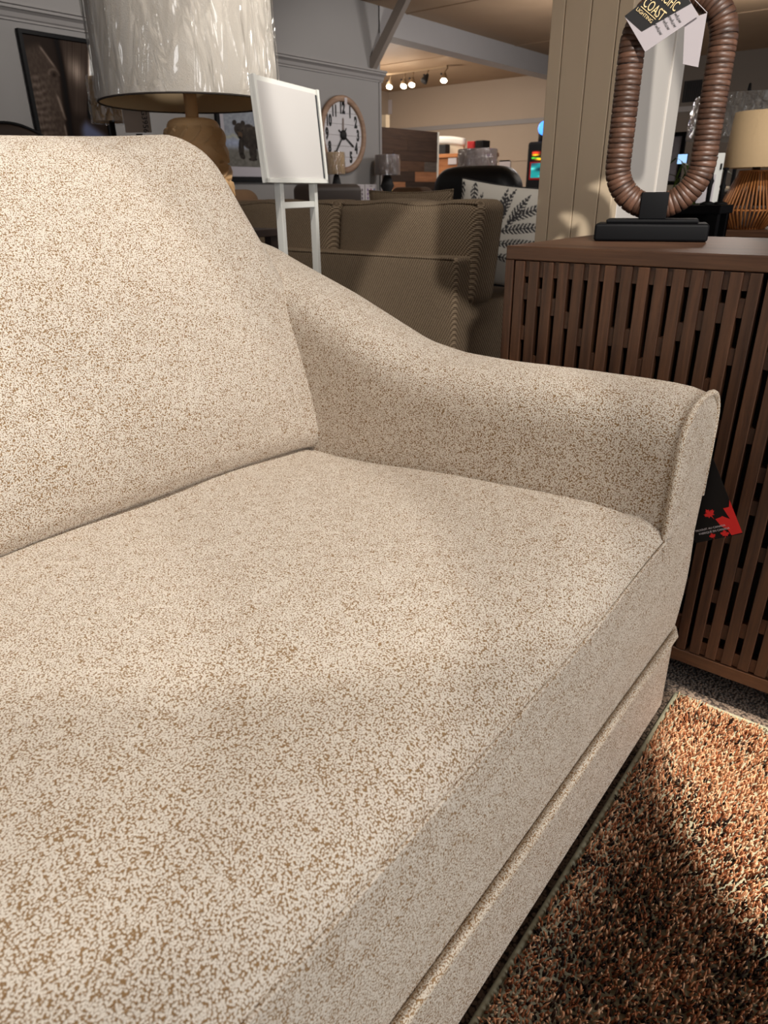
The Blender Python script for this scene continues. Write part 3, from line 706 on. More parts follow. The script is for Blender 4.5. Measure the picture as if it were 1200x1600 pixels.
# fern pillows
def fern(Y,Z,fr):
    ink=np.zeros_like(Y)
    for (y0,z0,ang,ln,wd,cv) in fr:
        dy=Y-y0; dz=Z-z0; ca,sa=math.cos(ang),math.sin(ang); s=dy*ca+dz*sa; d=-dy*sa+dz*ca-cv*s*s
        w_=wd*np.clip(np.sin(np.clip(s/ln,0,1)*math.pi*.93+.15),0,1)
        k=(s>0)&(s<ln)&(np.abs(d)<w_)&((((s-np.abs(d)*.8)*50)%1)<.6); ink=np.where(k|((s>0)&(s<ln)&(np.abs(d)<.0025)),1,ink)
    return ink
def pillow(name,c,w_,h_,th,yaw,lean,mt,label,cat,fronds=None,n=64,group=None,roll=0):
    c=np.array(c); P=thing(name,label,cat,(c[0],c[1],c[2]),0,group)
    def sh(u,v,sg):
        a=2*u-1;b=2*v-1; tk=th*(max(0,1-abs(a)**2.4)*max(0,1-abs(b)**2.4))**.55
        pin=1-.06*(1-abs(b)**2)*abs(a)**2; pin2=1-.06*(1-abs(a)**2)*abs(b)**2
        return (sg*tk,a*w_/2*pin,(b*pin2+1)*h_/2)
    V1,F1=grid(n,n,lambda u,v:sh(u,v,-1)); V2,F2=grid(n,n,lambda u,v:sh(u,v,1))
    V,Fc=join((V1,F1),(V2,F2)); Cc=None
    if fronds is not None:
        ik=fern(V[:,1],V[:,2],fronds); base=np.array(srgb(196,190,180)[:3]); dk=np.array(srgb(62,60,62)[:3])
        Cc=base*(1-ik[:,None])+dk*ik[:,None]
    R=Matrix.Rotation(yaw,3,'Z')@Matrix.Rotation(lean,3,'Y')@Matrix.Rotation(roll,3,'X'); V=V@np.array(R).T+c
    ed=[]
    for a,b in [(t,0) for t in np.linspace(0,1,14)]+[(1,t) for t in np.linspace(.08,1,13)]+[(t,1) for t in np.linspace(.92,0,13)]+[(0,t) for t in np.linspace(.92,.08,12)]:
        ed.append(np.array(R)@np.array(sh(a,b,1))+c)
    b_=obj('pillow_cover',V,Fc,mt,P,col=Cc)
    obj('piping',*tube(ed,.005,6,closed=True),'ink' if fronds is not None else mt,P); return P
fr=[(.17,.36,1.75,.13,.022,0),(.06,.29,1.95,.25,.028,0),(.02,.32,1.6,.2,.026,0),(-.02,.33,2.1,.2,.026,0),(-.03,.36,2.55,.25,.025,.5),(.04,.30,2.85,.33,.026,.3),(.05,.24,3.0,.34,.026,.2),(.06,.18,3.15,.34,.026,.1),(.28,.53,-1.4,.13,.028,0),(.21,.53,-1.75,.10,.024,0),(-.2,.5,-2.3,.14,.024,0),(-.2,.40,-2.3,.14,.024,0),(-.2,.30,-2.2,.14,.024,0),(-.2,.2,-2.2,.14,.024,0)]
# ================================================================== EASEL SIGN STAND
es=None
BL=PD(413,286,1.93); yw=math.radians(16.1); eu=np.array([math.cos(yw),math.sin(yw),0]); en=np.array([-math.sin(yw),math.cos(yw),0]); ev=en*math.sin(math.radians(4.5))+up*math.cos(math.radians(4.5))
def solve(fn,lo,hi,target,ax):
    for _ in range(40):
        m_=(lo+hi)/2; q=RC@(fn(m_)-O3); v=(600 if ax==0 else 800)+F*q[ax]/q[2]
        if (v<target)==(ax==0): lo=m_
        else: hi=m_
    return (lo+hi)/2
ew=solve(lambda t:BL+eu*t,.05,1.2,508,0); eh=solve(lambda t:BL+ev*t,.05,1.2,115,1)
eroot=BL+eu*ew/2+en*.03; es=thing('sign_stand','white metal sign stand with blank panel behind the cream sofa arm','sign stand',(eroot[0],eroot[1],0),yw)
ef=np.cross(eu,ev); pc=BL+eu*ew/2+ev*eh/2
obj('panel_back',*obox(pc+ef*-.0,eu,ev,ef,ew/2,eh/2,.006),'white',es,smooth=False,bevel=.001)
for s in (-1,1): obj('side_channel',*obox(pc+eu*s*(ew/2-.006)-ef*-.008,eu,ev,ef,.006,eh/2,.005),'white',es,smooth=False,bevel=.001)
obj('bottom_channel',*obox(pc-ev*(eh/2-.006)+ef*.008,eu,ev,ef,ew/2,.006,.005),'white',es,smooth=False,bevel=.001)
obj('insert_sheet',*obox(pc+ef*.0075-eu*.004,eu,ev,ef,ew/2-.019,eh/2-.013,.001),'panelwhite',es,smooth=False)
obj('insert_slot',*obox(pc+ef*.0075+eu*(ew/2-.0165),eu,ev,ef,.004,eh/2-.015,.0008),'darkslot',es,smooth=False)
lt=[]
for px,nm in ((442,0),(495,1)):
    t=solve(lambda t:BL+eu*t,.0,1.2,px,0); p=BL+eu*t+en*.014; p1=np.array([p[0],p[1],BL[2]+.012]); p0=np.array([p[0],p[1],0.012]); lt.append((p0,p1))
    d=(p1-p0)/np.linalg.norm(p1-p0)
    obj('leg',*obox((p0+p1)/2,eu,en,up,.0105,.0105,(p1[2]-p0[2])/2),'white',es,smooth=False,bevel=.0015)
    obj('foot_bar',*obox((p[0],p[1],.008),eu,en,up,.0125,.16,.008),'white',es,smooth=False,bevel=.002)
zc_=solve(lambda z:np.array([(lt[0][1]+lt[1][1])[0]/2,(lt[0][1]+lt[1][1])[1]/2,z]),.6,1.05,320,1)
cm=(lt[0][1]+lt[1][1])/2; cm[2]=zc_
obj('cross_bar',*obox(cm,eu,en,up,np.linalg.norm(lt[1][1]-lt[0][1])/2-.0108,.008,.009),'white',es,smooth=False,bevel=.0015)
obj('knob',*lathe([(.0001,-.006),(.006,-.006),(.006,.003),(.0001,.003)],12,lt[0][1]+np.array([-.014,-.008,.0])),'metalgrey',es)
# ================================================================== BIG CARVED LAMP BEHIND SOFA
lc=PD(298,162,2.27); LX,LY=lc[0],lc[1]; zsb=lc[2]; sr=.288
ltab=thing('side_table','dark wooden side table behind the cream sofa under the carved lamp','table',(LX,LY,0))
obj('tabletop',*lathe([(.0001,.60),(.235,.60),(.24,.605),(.24,.622),(.235,.627),(.0001,.627)],40,(LX,LY,0)),'darkbrown',ltab)
for k in range(4):
    a=k*math.pi/2+.6; obj('leg',*tube([(LX+.17*math.cos(a),LY+.17*math.sin(a),.601),(LX+.19*math.cos(a),LY+.19*math.sin(a),.0)],.016,10),'darkbrown',ltab)
bl_=thing('table_lamp','carved leaf wooden lamp with large plastic-wrapped white drum shade','lamp',(LX,LY,.627))
ztop=1.228
def bodyr(t): # t 0 bottom..1 top
    return float(interp(t,[(0,.08),(.05,.095),(.3,.112),(.6,.108),(.8,.099),(.93,.089),(.97,.085),(.99,.077),(1,.06)]))
def carve(u,v):
    z=.627+(ztop-.627)*v; th=2*math.pi*u; r=bodyr(v); d=0
    if v<.955:
        q=(.955-v)/.088; row=int(q); f=q-row; sg=1 if row%2==0 else -1
        ph=(u*13+sg*(f*f*.55+f*.55)+(.5 if row%2 else 0))%1
        d=.0145*(ph**1.7)*(.55+.45*math.sin(math.pi*f)**.6)-.0045*(1 if (f<.04 or f>.965) else 0)-.004*(1 if ph<.03 else 0)
    return (LX+(r+d)*math.cos(th),LY+(r+d)*math.sin(th),z)
V,Fc=grid(300,140,carve,wu=True); n=140
Fc.append(tuple(i*n for i in range(300))); Fc.append(tuple(i*n+n-1 for i in range(299,-1,-1)))
obj('carved_body',V,Fc,'carved',bl_)
obj('stem',*lathe([(.021,0),(.021,.24)],20,(LX,LY,ztop-.004)),'carved',bl_)
obj('harp',*join(*[tube([(LX+s*.004,LY,ztop+.23),(LX+s*.06,LY,ztop+.30),(LX+s*.06,LY,ztop+.42),(LX,LY,ztop+.50)],.003,6) for s in (-1,1)]),'metalgrey',bl_)
zst=zsb+.50
bs=obj('lamp_shade',*lathe([(sr,0),(sr-.012,.50)],64,(LX,LY,zsb),cap=False),'shade',bl_,recalc=False)
obj('shade_lining',*lathe([(sr-.0035,.001),(sr-.0155,.50)],64,(LX,LY,zsb),cap=False),'shadein',bs)
obj('rim_trim',*tube([(LX+(sr-.0015)*math.cos(t),LY+(sr-.0015)*math.sin(t),zsb-.001) for t in np.linspace(0,2*math.pi,64,endpoint=False)],.0028,6,closed=True),'shaderim',bs)
obj('bottom_hem',*lathe([(sr+.0012,.002),(sr+.0008,.018)],64,(LX,LY,zsb),cap=False),'shade',bs)
obj('shade_spider',*join(*[tube([(LX,LY,zst-.02),(LX+(sr-.016)*math.cos(t),LY+(sr-.016)*math.sin(t),zst-.02)],.0025,5) for t in (.3,2.4,4.5)]),'metalgrey',bs)
def wrapf(sr,dr,h,c,seed,n1=180,n2=60,amp=.008,flare=.0):
    rg=np.random.default_rng(seed); fol=[(rg.uniform(0,2*math.pi),rg.uniform(.2,.9),rg.uniform(.02,.07),rg.uniform(-.35,.35),rg.uniform(.3,1)) for _ in range(34)]+[(rg.uniform(0,2*math.pi),rg.uniform(.1,1.),rg.uniform(.012,.03),rg.uniform(-.5,.5),rg.uniform(.25,.5)) for _ in range(46)]
    def f(u,v):
        th=2*math.pi*u; d=.0035+amp*.5*abs(math.sin(9*th+3*v+math.sin(5*v)))*.35+flare*v
        for t0,v0,wd,sk,a in fol:
            dt=(th-t0-sk*(v-v0)+math.pi)%(2*math.pi)-math.pi
            g=max(0,1-abs(dt)/wd)*max(0,1-abs(v-v0)/.42)
            d+=amp*a*g
        r=sr-dr*v+d; return (c[0]+r*math.cos(th),c[1]+r*math.sin(th),c[2]+h*v)
    return grid(n1,n2,f,wu=True)
obj('plastic_wrap',*wrapf(sr,.012,.50,(LX,LY,zsb+.002),3,520,60,.014),'plastic',bs,label='clear plastic wrap over the shade')
# ================================================================== PICTURES ON BACK WALL
def canvas(name,x0,x1,z0,z1,y,fn,parent,nx=150,nz=180,mt='art'):
    V,Fc=grid(nx,nz,lambda u,v:(x0+(x1-x0)*u,y,z0+(z1-z0)*v))
    U=(V[:,0]-x0)/(x1-x0); Vv=1-(V[:,2]-z0)/(z1-z0); C=fn(U,Vv)
    C=np.where(C<=10.3,C/255/12.92,((np.clip(C,0,255)/255+.055)/1.055)**2.4)
    return obj(name,V,Fc,mt,parent,col=C,recalc=False)
def framebars(x0,x1,z0,z1,y,t,d,mt,parent):
    for a in ((x0,x1,z1-t,z1),(x0,x1,z0,z0+t)): obj('frame_rail',*box(a[0],a[1],y-d,y,a[2],a[3]),mt,parent,smooth=False,bevel=.001)
    for a in ((x0,x0+t),(x1-t,x1)): obj('frame_rail',*box(a[0],a[1],y-d,y,z0+t,z1-t),mt,parent,smooth=False,bevel=.001)
def vnoise(U,V,sx,sy,seed):
    rg=np.random.default_rng(seed); G=rg.uniform(0,1,(int(sy)+3,int(sx)+3)); x=U*sx;y=V*sy; i=np.clip(x.astype(int),0,int(sx)+1);j=np.clip(y.astype(int),0,int(sy)+1); fx=x-i;fy=y-j
    fx=fx*fx*(3-2*fx);fy=fy*fy*(3-2*fy)
    return (G[j,i]*(1-fx)+G[j,i+1]*fx)*(1-fy)+(G[j+1,i]*(1-fx)+G[j+1,i+1]*fx)*fy
def elephant(U,V):
    y=V/.73; U=U/.86
    n1=vnoise(U,V,40,50,1); n2=vnoise(U,V,9,10,2)
    C=np.zeros((len(U),3))+np.array([56,44,37]); sh=np.zeros(len(U))
    # trunk and face
    edge=.27+.20*sstep(.1,.36,y)-.02*sstep(.4,.6,y)-.02*sstep(.6,1,y)
    face=sstep(.03,-.03,U-edge)*sstep(.08,.2,y+U*.2)
    wr=.5+.5*np.sin(y*88+U*10+3*n2); tr=sstep(.42,.02,U)*sstep(.30,.48,y)
    sh+=face*(28+18*n1)+tr*(wr*34+22*n1-6)
    # brow highlight
    bx=.25+.95*(y-.10); hl=np.exp(-((U-bx)/.022)**2)*sstep(.08,.13,y)*sstep(.34,.24,y); sh+=hl*90
    # eye
    ex,ey=(U-.40)/.045,(y-.37)/.03; r2=ex*ex+ey*ey; sh+=-40*np.exp(-r2*1.3)+35*np.exp(-((np.sqrt(r2)-1.8)/.4)**2)*(ey<.3)
    # gap between face and ear
    gap=np.exp(-((U-.53-.02*np.sin(y*5))/.055)**2); sh-=32*gap
    # ear
    ear=sstep(.55,.62,U)*sstep(.85,.7,y+.2*np.abs(U-.75)); st=vnoise(U*1.0+.4*V,V*.25,60,6,5)
    sh+=ear*(16+18*st)+ear*120*np.exp(-(((U-.76-.1*(y-.3))/.13)**2+((y-.30)/.13)**2)*1.0)*(.6+.5*st)
    sh-=26*np.exp(-(((U-.92)/.08)**2+((y-.66)/.10)**2))
    # tusk
    tx=.385+.28*(y-.58); tk=np.exp(-((U-tx)/.022)**2)*sstep(.55,.62,y)*sstep(.86,.82,y); sh+=tk*70
    tk2=np.exp(-((U-.42-.05*(y-.88))/.015)**2)*sstep(.87,.92,y); sh+=tk2*70
    C=(C+sh[:,None]*np.array([1.0,.95,.90]))*.86-12
    b=sstep(.82,.95,y-.06*np.abs(U-.8)*8+.04)*sstep(.62,.78,U); C=C*(1-b[:,None])+b[:,None]*np.array([88,94,122])
    return np.clip(C,6,255)
ex0,ex1=.5225*YW,.632*YW; ez1=1+.190*YW; ez0=1.16
pe=thing('picture','framed dark elephant close-up picture on the grey wall','picture',((ex0+ex1)/2,YW-.02,ez0))
obj('backing_board',*box(ex0+.003,ex1-.003,YW-.016,YW-.002,ez0+.003,ez1-.003),'frameblack',pe,smooth=False)
framebars(ex0,ex1,ez0,ez1,YW-.002,.026,.034,'frameblack',pe)
canvas('canvas_print',ex0+.0262,ex1-.0262,ez0+.0262,ez1-.0262,YW-.020,elephant,pe)
def bear(U,V):
    px=353+U*100; py=146+V*113
    n=vnoise(U,V,34,34,3); C=np.zeros((len(U),3))
    g=sstep(226,236,py); C=(1-g)[:,None]*np.array([150,156,166])+g[:,None]*np.array([112,110,104]); C=C+((n-.5)*22)[:,None]
    wtr=np.exp(-((py-222)/7)**2); C=C+wtr[:,None]*np.array([8,12,26])
    lg=np.exp(-((py-213+2*np.sin(px*.4))/2.5)**2)*(px<373); C=C+lg[:,None]*np.array([20,16,-10])
    def el(cx,cy,rx,ry,a=0):
        x=px-cx;yy=py-cy; ca,sa=math.cos(a),math.sin(a); q=((x*ca+yy*sa)/rx)**2+((-x*sa+yy*ca)/ry)**2; return sstep(1.15,.9,q)
    body=np.zeros(len(U))
    for e_ in ((402,213,24,17,.15),(390,212,14,19,0),(377,202,9.5,10,0),(378,210,6.5,8,0),(368.5,192,3.2,4.2,.3),(381.5,192,3.3,4,-.2),(376,230,4.2,16,.05),(377.5,243,3.4,4.5,-.2),(394,234,6.2,15,0),(393,247,6.8,2.6,0),(416,232,5,16,-.1),(421,240,5,9,.2),(418,214,13,15,0)): body=np.maximum(body,el(*e_))
    fur=np.array([50,44,40])+((n-.5)*26+14*np.exp(-((py-200)/9)**2))[:,None]*np.array([1,.92,.8])
    C=C*(1-body[:,None])+fur*body[:,None]
    sn=el(376,210,3.4,4.5); C=C*(1-.6*sn[:,None])+.6*sn[:,None]*np.array([112,86,62])
    for q in ((375,214,2.4,1.8),(373,203,1,1),(380,203,1,1)):
        k=el(*q); C=C*(1-k[:,None])+k[:,None]*np.array([18,16,16])
    return np.clip(C,6,255)
qx0,qx1=.8225*YW,1.04*YW; qz0=1+.0195*YW; qz1=1+.150*YW
pb=thing('picture','framed photograph of a brown bear with a wide white mat','picture',((qx0+qx1)/2,YW-.02,qz0))
framebars(qx0,qx1,qz0,qz1,YW-.002,.034,.034,'frameblack',pb)
obj('picture_mat',*box(qx0+.0405,qx1-.0405,YW-.018,YW-.003,qz0+.0405,qz1-.0405),'mat',pb,smooth=False)
bx0=PY(356,258,YW-.02)[0]; bz0=PY(400,261,YW-.02)[2]
canvas('photo_print',bx0,PY(452,258,YW-.02)[0],bz0,PY(400,147,YW-.02)[2],YW-.0195,bear,pb)
# ---- clock
ck=PY(537,211,YW-.03); CRd=.355; cc=np.array([ck[0],YW-.02,ck[2]])
clk=thing('wall_clock','large round clock with pale wooden rim and black numerals','clock',(cc[0],YW,cc[2]))
def yl(prof,n=64): # lathe about the wall normal
    V,Fc=lathe(prof,n); return np.stack([cc[0]+V[:,0],YW-.003-V[:,2],cc[2]+V[:,1]],1),Fc
rin=CRd*.845
obj('rim',*yl([(rin,0),(rin,.03),(rin+.008,.04),(CRd-.012,.042),(CRd,.034),(CRd,0)]),'clockrim',clk)
for k in range(6):
    z0_=-rin+2*rin*k/6; z1_=z0_+2*rin/6-.003; pts=[]
    zs_=np.linspace(z0_,z1_,10); rr_=rin-.0005
    pl=[(math.sqrt(max(0,rr_*rr_-z*z)),z) for z in zs_]+[(-math.sqrt(max(0,rr_*rr_-z*z)),z) for z in zs_[::-1]]
    obj('face_board',*extrude([(cc[0]+x,YW-.004,cc[2]+z) for x,z in pl if True],(0,-1,0),.014),'clockface',clk,smooth=False)
for h in range(1,13):
    a=math.radians(90-30*h); rr_=rin*.80
    text('numeral',str(h),(cc[0]+rr_*math.cos(a),YW-.0185,cc[2]+rr_*math.sin(a)),(1,0,0),(0,0,1),.138,'blackmatt',clk,sx=.62,thick=.001,bold=.008)
obj('hub',*yl([(.0001,.03),(.045,.03),(.045,.02),(.0001,.02)],28),'blackmatt',clk)
def hand(ang,l1,l2,w0,w1,y):
    a=math.radians(90-ang); d=np.array([math.cos(a),0,math.sin(a)]); s=np.array([-math.sin(a),0,math.cos(a)]); o=np.array([cc[0],YW-y,cc[2]])
    return extrude([o-d*l2-s*w0,o-d*l2+s*w0,o+d*l1*.9+s*w1,o+d*l1,o+d*l1*.9-s*w1],(0,-1,0),.002)
obj('hour_hand',*hand(123,.20,.08,.007,.010,.024),'blackmatt',clk,smooth=False)
obj('minute_hand',*hand(217,.23,.08,.006,.009,.027),'blackmatt',clk,smooth=False)
obj('spare_hand',*hand(3,.16,.0,.012,.012,.021),'greyshade',clk,smooth=False,label='grey upright card strip on the clock face')
obj('price_tag',*box(cc[0]+.01,cc[0]+.05,YW-.048,YW-.046,cc[2]+.27,cc[2]+.335),'paper',clk,smooth=False)
# ================================================================== CONSOLE AND ITS LAMPS AGAINST CLOCK WALL
con=thing('console_table','dark brown console along the grey wall under the clock','table',(5.9,YW-.22,0))
cx0=5.6
obj('tabletop',*box(cx0,6.70,YW-.42,YW-.02,.86,.90),'darkbrown',con,smooth=False,bevel=.003)
for x in (cx0+.03,6.62):
    for y in (YW-.40,YW-.09): obj('leg',*box(x,x+.05,y,y+.05,0,.86),'darkbrown',con,smooth=False)
obj('shelf',*box(cx0+.03,6.67,YW-.39,YW-.04,.2,.23),'darkbrown',con,smooth=False)
def small_lamp(px,pyt,pyb,w_px,label,shade,wrapseed,Y):
    q=PY(px,(pyt+pyb)/2,Y); d=(RC@(q-O3))[2]; m_=d/F*1.0
    zt_=PY(px,pyt,Y)[2]; zb_=PY(px,pyb,Y)[2]; r=w_px/2*m_
    T=thing('table_lamp',label,'lamp',(q[0],Y,.90)); h=zt_-zb_
    s=obj('lamp_shade',*lathe([(r,0),(r*.94,h),(r*.92,h),(r*.98,0)],32,(q[0],Y,zb_),cap=False),shade,T)
    obj('plastic_wrap',*wrapf(r+.002,r*.05,h*1.04,(q[0],Y,zb_-h*.02),wrapseed,60,24,.010),'plastic_small',s)
    H=zb_-.90+.01; b=r*.72
    obj('base',*lathe([(b*.75,0),(b*.8,.01),(b*.72,H*.12),(b*.5,H*.40),(b*.78,H*.58),(b*.62,H*.72),(b*.5,H*.85),(b*.34,H*.95),(b*.1,H*.98),(b*.1,H*1.1)],24,(q[0],Y,.90)),'blackmatt',T)
    obj('spider',*join(*[tube([(q[0],Y,zb_+h*.5),(q[0]+r*.95*math.cos(t),Y+r*.95*math.sin(t),zb_+h*.5)],.002,4) for t in (0,2.1,4.2)],lathe([(.006,0),(.006,h*.5+H*.1)],8,(q[0],Y,zb_-H*.1))),'blackmatt',T)
    return T
small_lamp(525,238,272,28,'small black lamp with plastic-wrapped tan shade in front of the clock','beigeshade',11,YW-.20)
small_lamp(605,242,273,39,'small black lamp with taupe shade beside the end of the clock wall','greyshade',12,YW-.20)
for (x0_,x1_,lab,cols) in ((552,569,'left white product card with rows of small dark pictures on the console',((60,60,70),(40,50,46),(90,80,90))),(570,588,'right white product card with rows of small purple pictures on the console',((120,90,140),(150,60,90),(110,120,160)))):
    a=PY(x0_,288,YW-.12); b=PY(x1_,288,YW-.12); T=thing('product_card',lab,'card',((a[0]+b[0])/2,YW-.12,.90),group='product cards on the console')
    obj('card',*box(a[0],b[0],YW-.124,YW-.12,.9,a[2]),'paper',T,smooth=False)
    pcs=[];k=0; wd=b[0]-a[0]
    text('lettering','STYLE',((a[0]+b[0])/2,YW-.1245,a[2]-.02),(1,0,0),(0,0,1),.016,'ink',T,thick=.0002)
    for r_ in range(3):
        for c_ in range(3):
            mm='swatch %d %d'%(x0_,k%3)
            if mm not in M: M[mm]=mat(mm,cols[k%3],.6)
            x=a[0]+wd*(.22+.28*c_); z=a[2]-.055-.04*r_
            V,Fc=lathe([(.0001,0),(.011,0),(.008,.002),(.0001,.002)],10); obj('swatch',np.stack([x+V[:,0],YW-.1243-V[:,2],z+V[:,1]*1.5],1),Fc,M[mm],T,smooth=False); k+=1
# brown suede armchair behind the taupe sofa + dark leather recliner
ch=thing('armchair','brown suede armchair behind the taupe sofa under the bear picture','chair',(4.3,4.45,0))
obj('seat_base',*rb3(3.85,4.7,4.2,5.0,.02,.45,.05),'suede',ch)
a0=PD(400,300,4.6)
obj('back_roll',*rb3(3.86,4.32,4.72,4.98,.42,1.035,.10,(6,6,6),4),'suede',ch)
obj('arm_pad',*rb3(3.86,4.06,4.25,4.75,.42,.96,.08,(6,6,6),4),'suede',ch)
obj('arm_pad',*rb3(4.5,4.68,4.25,4.95,.42,.80,.08,(6,6,6),4),'suede',ch)
rc2=thing('recliner','dark brown leather recliner back showing above the taupe sofa left of the clock','chair',(5.0,4.6,0))
obj('seat_base',*rb3(4.74,5.5,4.15,4.85,.02,.5,.05),'brownleather',rc2)
obj('backrest',*rb3(4.76,5.48,4.60,4.84,.45,1.075,.06),'brownleather',rc2)
# small wrapped lamp + sleeve left of the carved lamp
q=PD(173,178,2.9)
tb2=thing('console_table','narrow dark table behind the cream sofa under the price holder','table',(1.55,3.0,0))
obj('tabletop',*box(1.15,2.3,2.40,3.2,.83,.86),'darkbrown',tb2,smooth=False,bevel=.003)
for x in (1.17,2.24):
    for y in (2.42,3.14): obj('leg',*box(x,x+.04,y,y+.04,0,.83),'darkbrown',tb2,smooth=False)
T=thing('table_lamp','small lamp with plastic-wrapped tan shade beside the elephant picture','lamp',(q[0],q[1],.86))
zb_=PD(173,190,2.9)[2]; r=.075
s=obj('lamp_shade',*lathe([(r,0),(r*.9,.16),(r*.88,.16),(r*.98,0)],32,(q[0],q[1],zb_),cap=False),'beigeshade',T)
obj('plastic_wrap',*wrapf(r+.002,r*.1,.17,(q[0],q[1],zb_-.006),21,60,24,.012),'plastic_small',s)
obj('base',*lathe([(.045,0),(.045,.012),(.012,.02),(.010,zb_-.86+.08)],20,(q[0],q[1],.86)),'blackmatt',T)
obj('spider',*join(*[tube([(q[0],q[1],zb_+.07),(q[0]+r*.95*math.cos(t),q[1]+r*.95*math.sin(t),zb_+.07)],.002,4) for t in (0,2.1,4.2)]),'blackmatt',T)
s0=PD(190,176,2.7); s1=PD(236,176,2.7); s2=PD(236,209,2.7); 
uu_=s1-s0; uu_[2]=0; wS=np.linalg.norm(uu_); uu_/=wS; nS=np.cross(uu_,up); zt_=s0[2]+.02; zb2=PD(213,208,2.7)[2]
sg=thing('sign_holder','clear acrylic holder with tan price card left of the carved lamp','sign holder',((s0+s1)[0]/2,(s0+s1)[1]/2,.86))
mid_=(s0+s1)/2
obj('acrylic_sleeve',*obox((mid_[0],mid_[1],(zt_+zb2)/2),uu_,up,nS,wS/2,(zt_-zb2)/2,.002),'clear',sg,smooth=False)
obj('card',*obox(np.array([mid_[0],mid_[1],(zt_+zb2)/2])+nS*.0035,uu_,up,nS,wS/2-.006,(zt_-zb2)/2-.004,.0006),'tancard',sg,smooth=False)
obj('stem',*obox((mid_[0],mid_[1],(.86+zb2)/2),uu_,up,nS,.012,(zb2-.86)/2,.004),'blackmatt',sg,smooth=False)
obj('foot',*obox((mid_[0],mid_[1],.866),uu_,nS,up,.06,.05,.006),'blackmatt',sg,smooth=False)
text('lettering','G3956',np.array([mid_[0],mid_[1],(zt_+zb2)/2-.004])+nS*.0045+uu_*(wS/2-.028),-up,uu_,.030,'ink',sg,thick=.0002)
# round-backed chair at the left edge
rb0=PD(3,200,3.2)
rch=thing('chair','brown round-backed chair with dark edge at the far left','chair',(rb0[0],rb0[1],0))
V,Fc=rbox(.23,.03,.30,.028,(10,2,8),3); V[:,2]-=np.maximum(0,np.abs(V[:,0])-.02)**2*1.9*np.where(V[:,2]>0,1,0)
Rr=np.array(Matrix.Rotation(math.radians(-50),3,'Z')); zt3=PD(1,191.5,3.2)[2]
obj('backrest',V@Rr.T+np.array([rb0[0],rb0[1],zt3-.30]),Fc,'brownleather',rch)
obj('edge_trim',*tube([Rr@np.array([x,-.028,.298-abs(max(0,abs(x)-.02))**2*1.9])+np.array([rb0[0],rb0[1],zt3-.30]) for x in np.linspace(-.22,.22,24)],.006,6),'blackmatt',rch)
obj('seat',*place(rbox(.24,.24,.04,.03,(4,4,2),3),(rb0[0]-.15,rb0[1]-.12,.47)),'brownleather',rch)
for dx in (-.18,.18):
    for dy in (-.18,.18): obj('leg',*tube([(rb0[0]-.15+dx,rb0[1]-.12+dy,0),(rb0[0]-.15+dx,rb0[1]-.12+dy,.44)],.016,8),'darkbrown',rch)
obj('back_post',*tube([(rb0[0],rb0[1],zt3-.55),(rb0[0]-.1,rb0[1]-.08,.45)],.02,8),'darkbrown',rch)
# ================================================================== PILLOWS ON TAUPE SOFA
pillow('pillow',(3.66,2.075,.495),.60,.545,.085,.16,-.04,'fern','white fern-print pillow leaning at the right end of the taupe sofa','pillow',fr,140,'fern-print pillows on the taupe sofa',roll=.11)
pillow('pillow',(3.88,2.14,.520),.42,.46,.06,.1,-.03,'fern','second fern-print pillow peeking behind the first one','pillow',fr[:5],70,'fern-print pillows on the taupe sofa',roll=.45)
pillow('pillow',(3.66,2.70,.467),.62,.545,.07,0,-.04,'tweed','taupe tweed pillow behind the taupe back cushion','pillow',None,30)
# ================================================================== FAR ROOM
# plank wall
YP=6.25; pw=thing('plank_partition','reclaimed wood plank partition past the end of the clock wall','partition',(8.4,YP+.05,0))
x0p,x1p=1.2*YP,1.447*YP; ztp=1.755
rows=14; hz=ztp/rows; kinds=['darkplank','darkplank','midplank','darkplank','warmplank','midplank','darkplank','greyplank','warmplank','darkplank','midplank','warmplank']
rowspec={13:[(0,1,'darkplank')],12:[(0,.55,'darkplank'),(.55,1,'darkplank')],11:[(0,.35,'darkplank'),(.35,1,'darkplank')],10:[(0,.28,'warmplank'),(.28,.8,'midplank'),(.8,1,'greyplank')],9:[(0,.3,'darkplank'),(.3,.66,'darkplank'),(.66,1,'warmplank')],8:[(0,.52,'warmplank'),(.52,1,'darkplank')],7:[(0,.25,'darkplank'),(.25,.85,'greyplank'),(.85,1,'darkplank')],6:[(0,.42,'darkplank'),(.42,.95,'warmplank'),(.95,1,'darkplank')]}
for r_ in range(rows):
    sp=rowspec.get(r_) or [(0,.4,random.choice(kinds)),(.4,.75,random.choice(kinds)),(.75,1,random.choice(kinds))]
    for a,b,k in sp:
        pr=random.uniform(0,.006)
        obj('plank',*box(x0p+(x1p-x0p)*a+.001,x0p+(x1p-x0p)*b-.001,YP-.02-pr,YP,hz*r_+.001,hz*(r_+1)-.001),k,pw,smooth=False)
obj('core_board',*box(x0p,x1p,YP+.0005,YP+.06,0,ztp),'darkplank',pw,smooth=False)
obj('edge_strip',*box(x1p+.001,x1p+.035,YP-.03,YP+.07,0,ztp),'white',pw,smooth=False)
p_=PD(682,198,8.6); po=obj('post',*box(p_[0]-.04,p_[0]+.04,YP+.12,YP+.20,0,PY(682,189,YP+.15)[2]),'column',None,smooth=False,org=(p_[0],YP+.16,0)); put(po,'cream square post standing behind the plank partition','post')
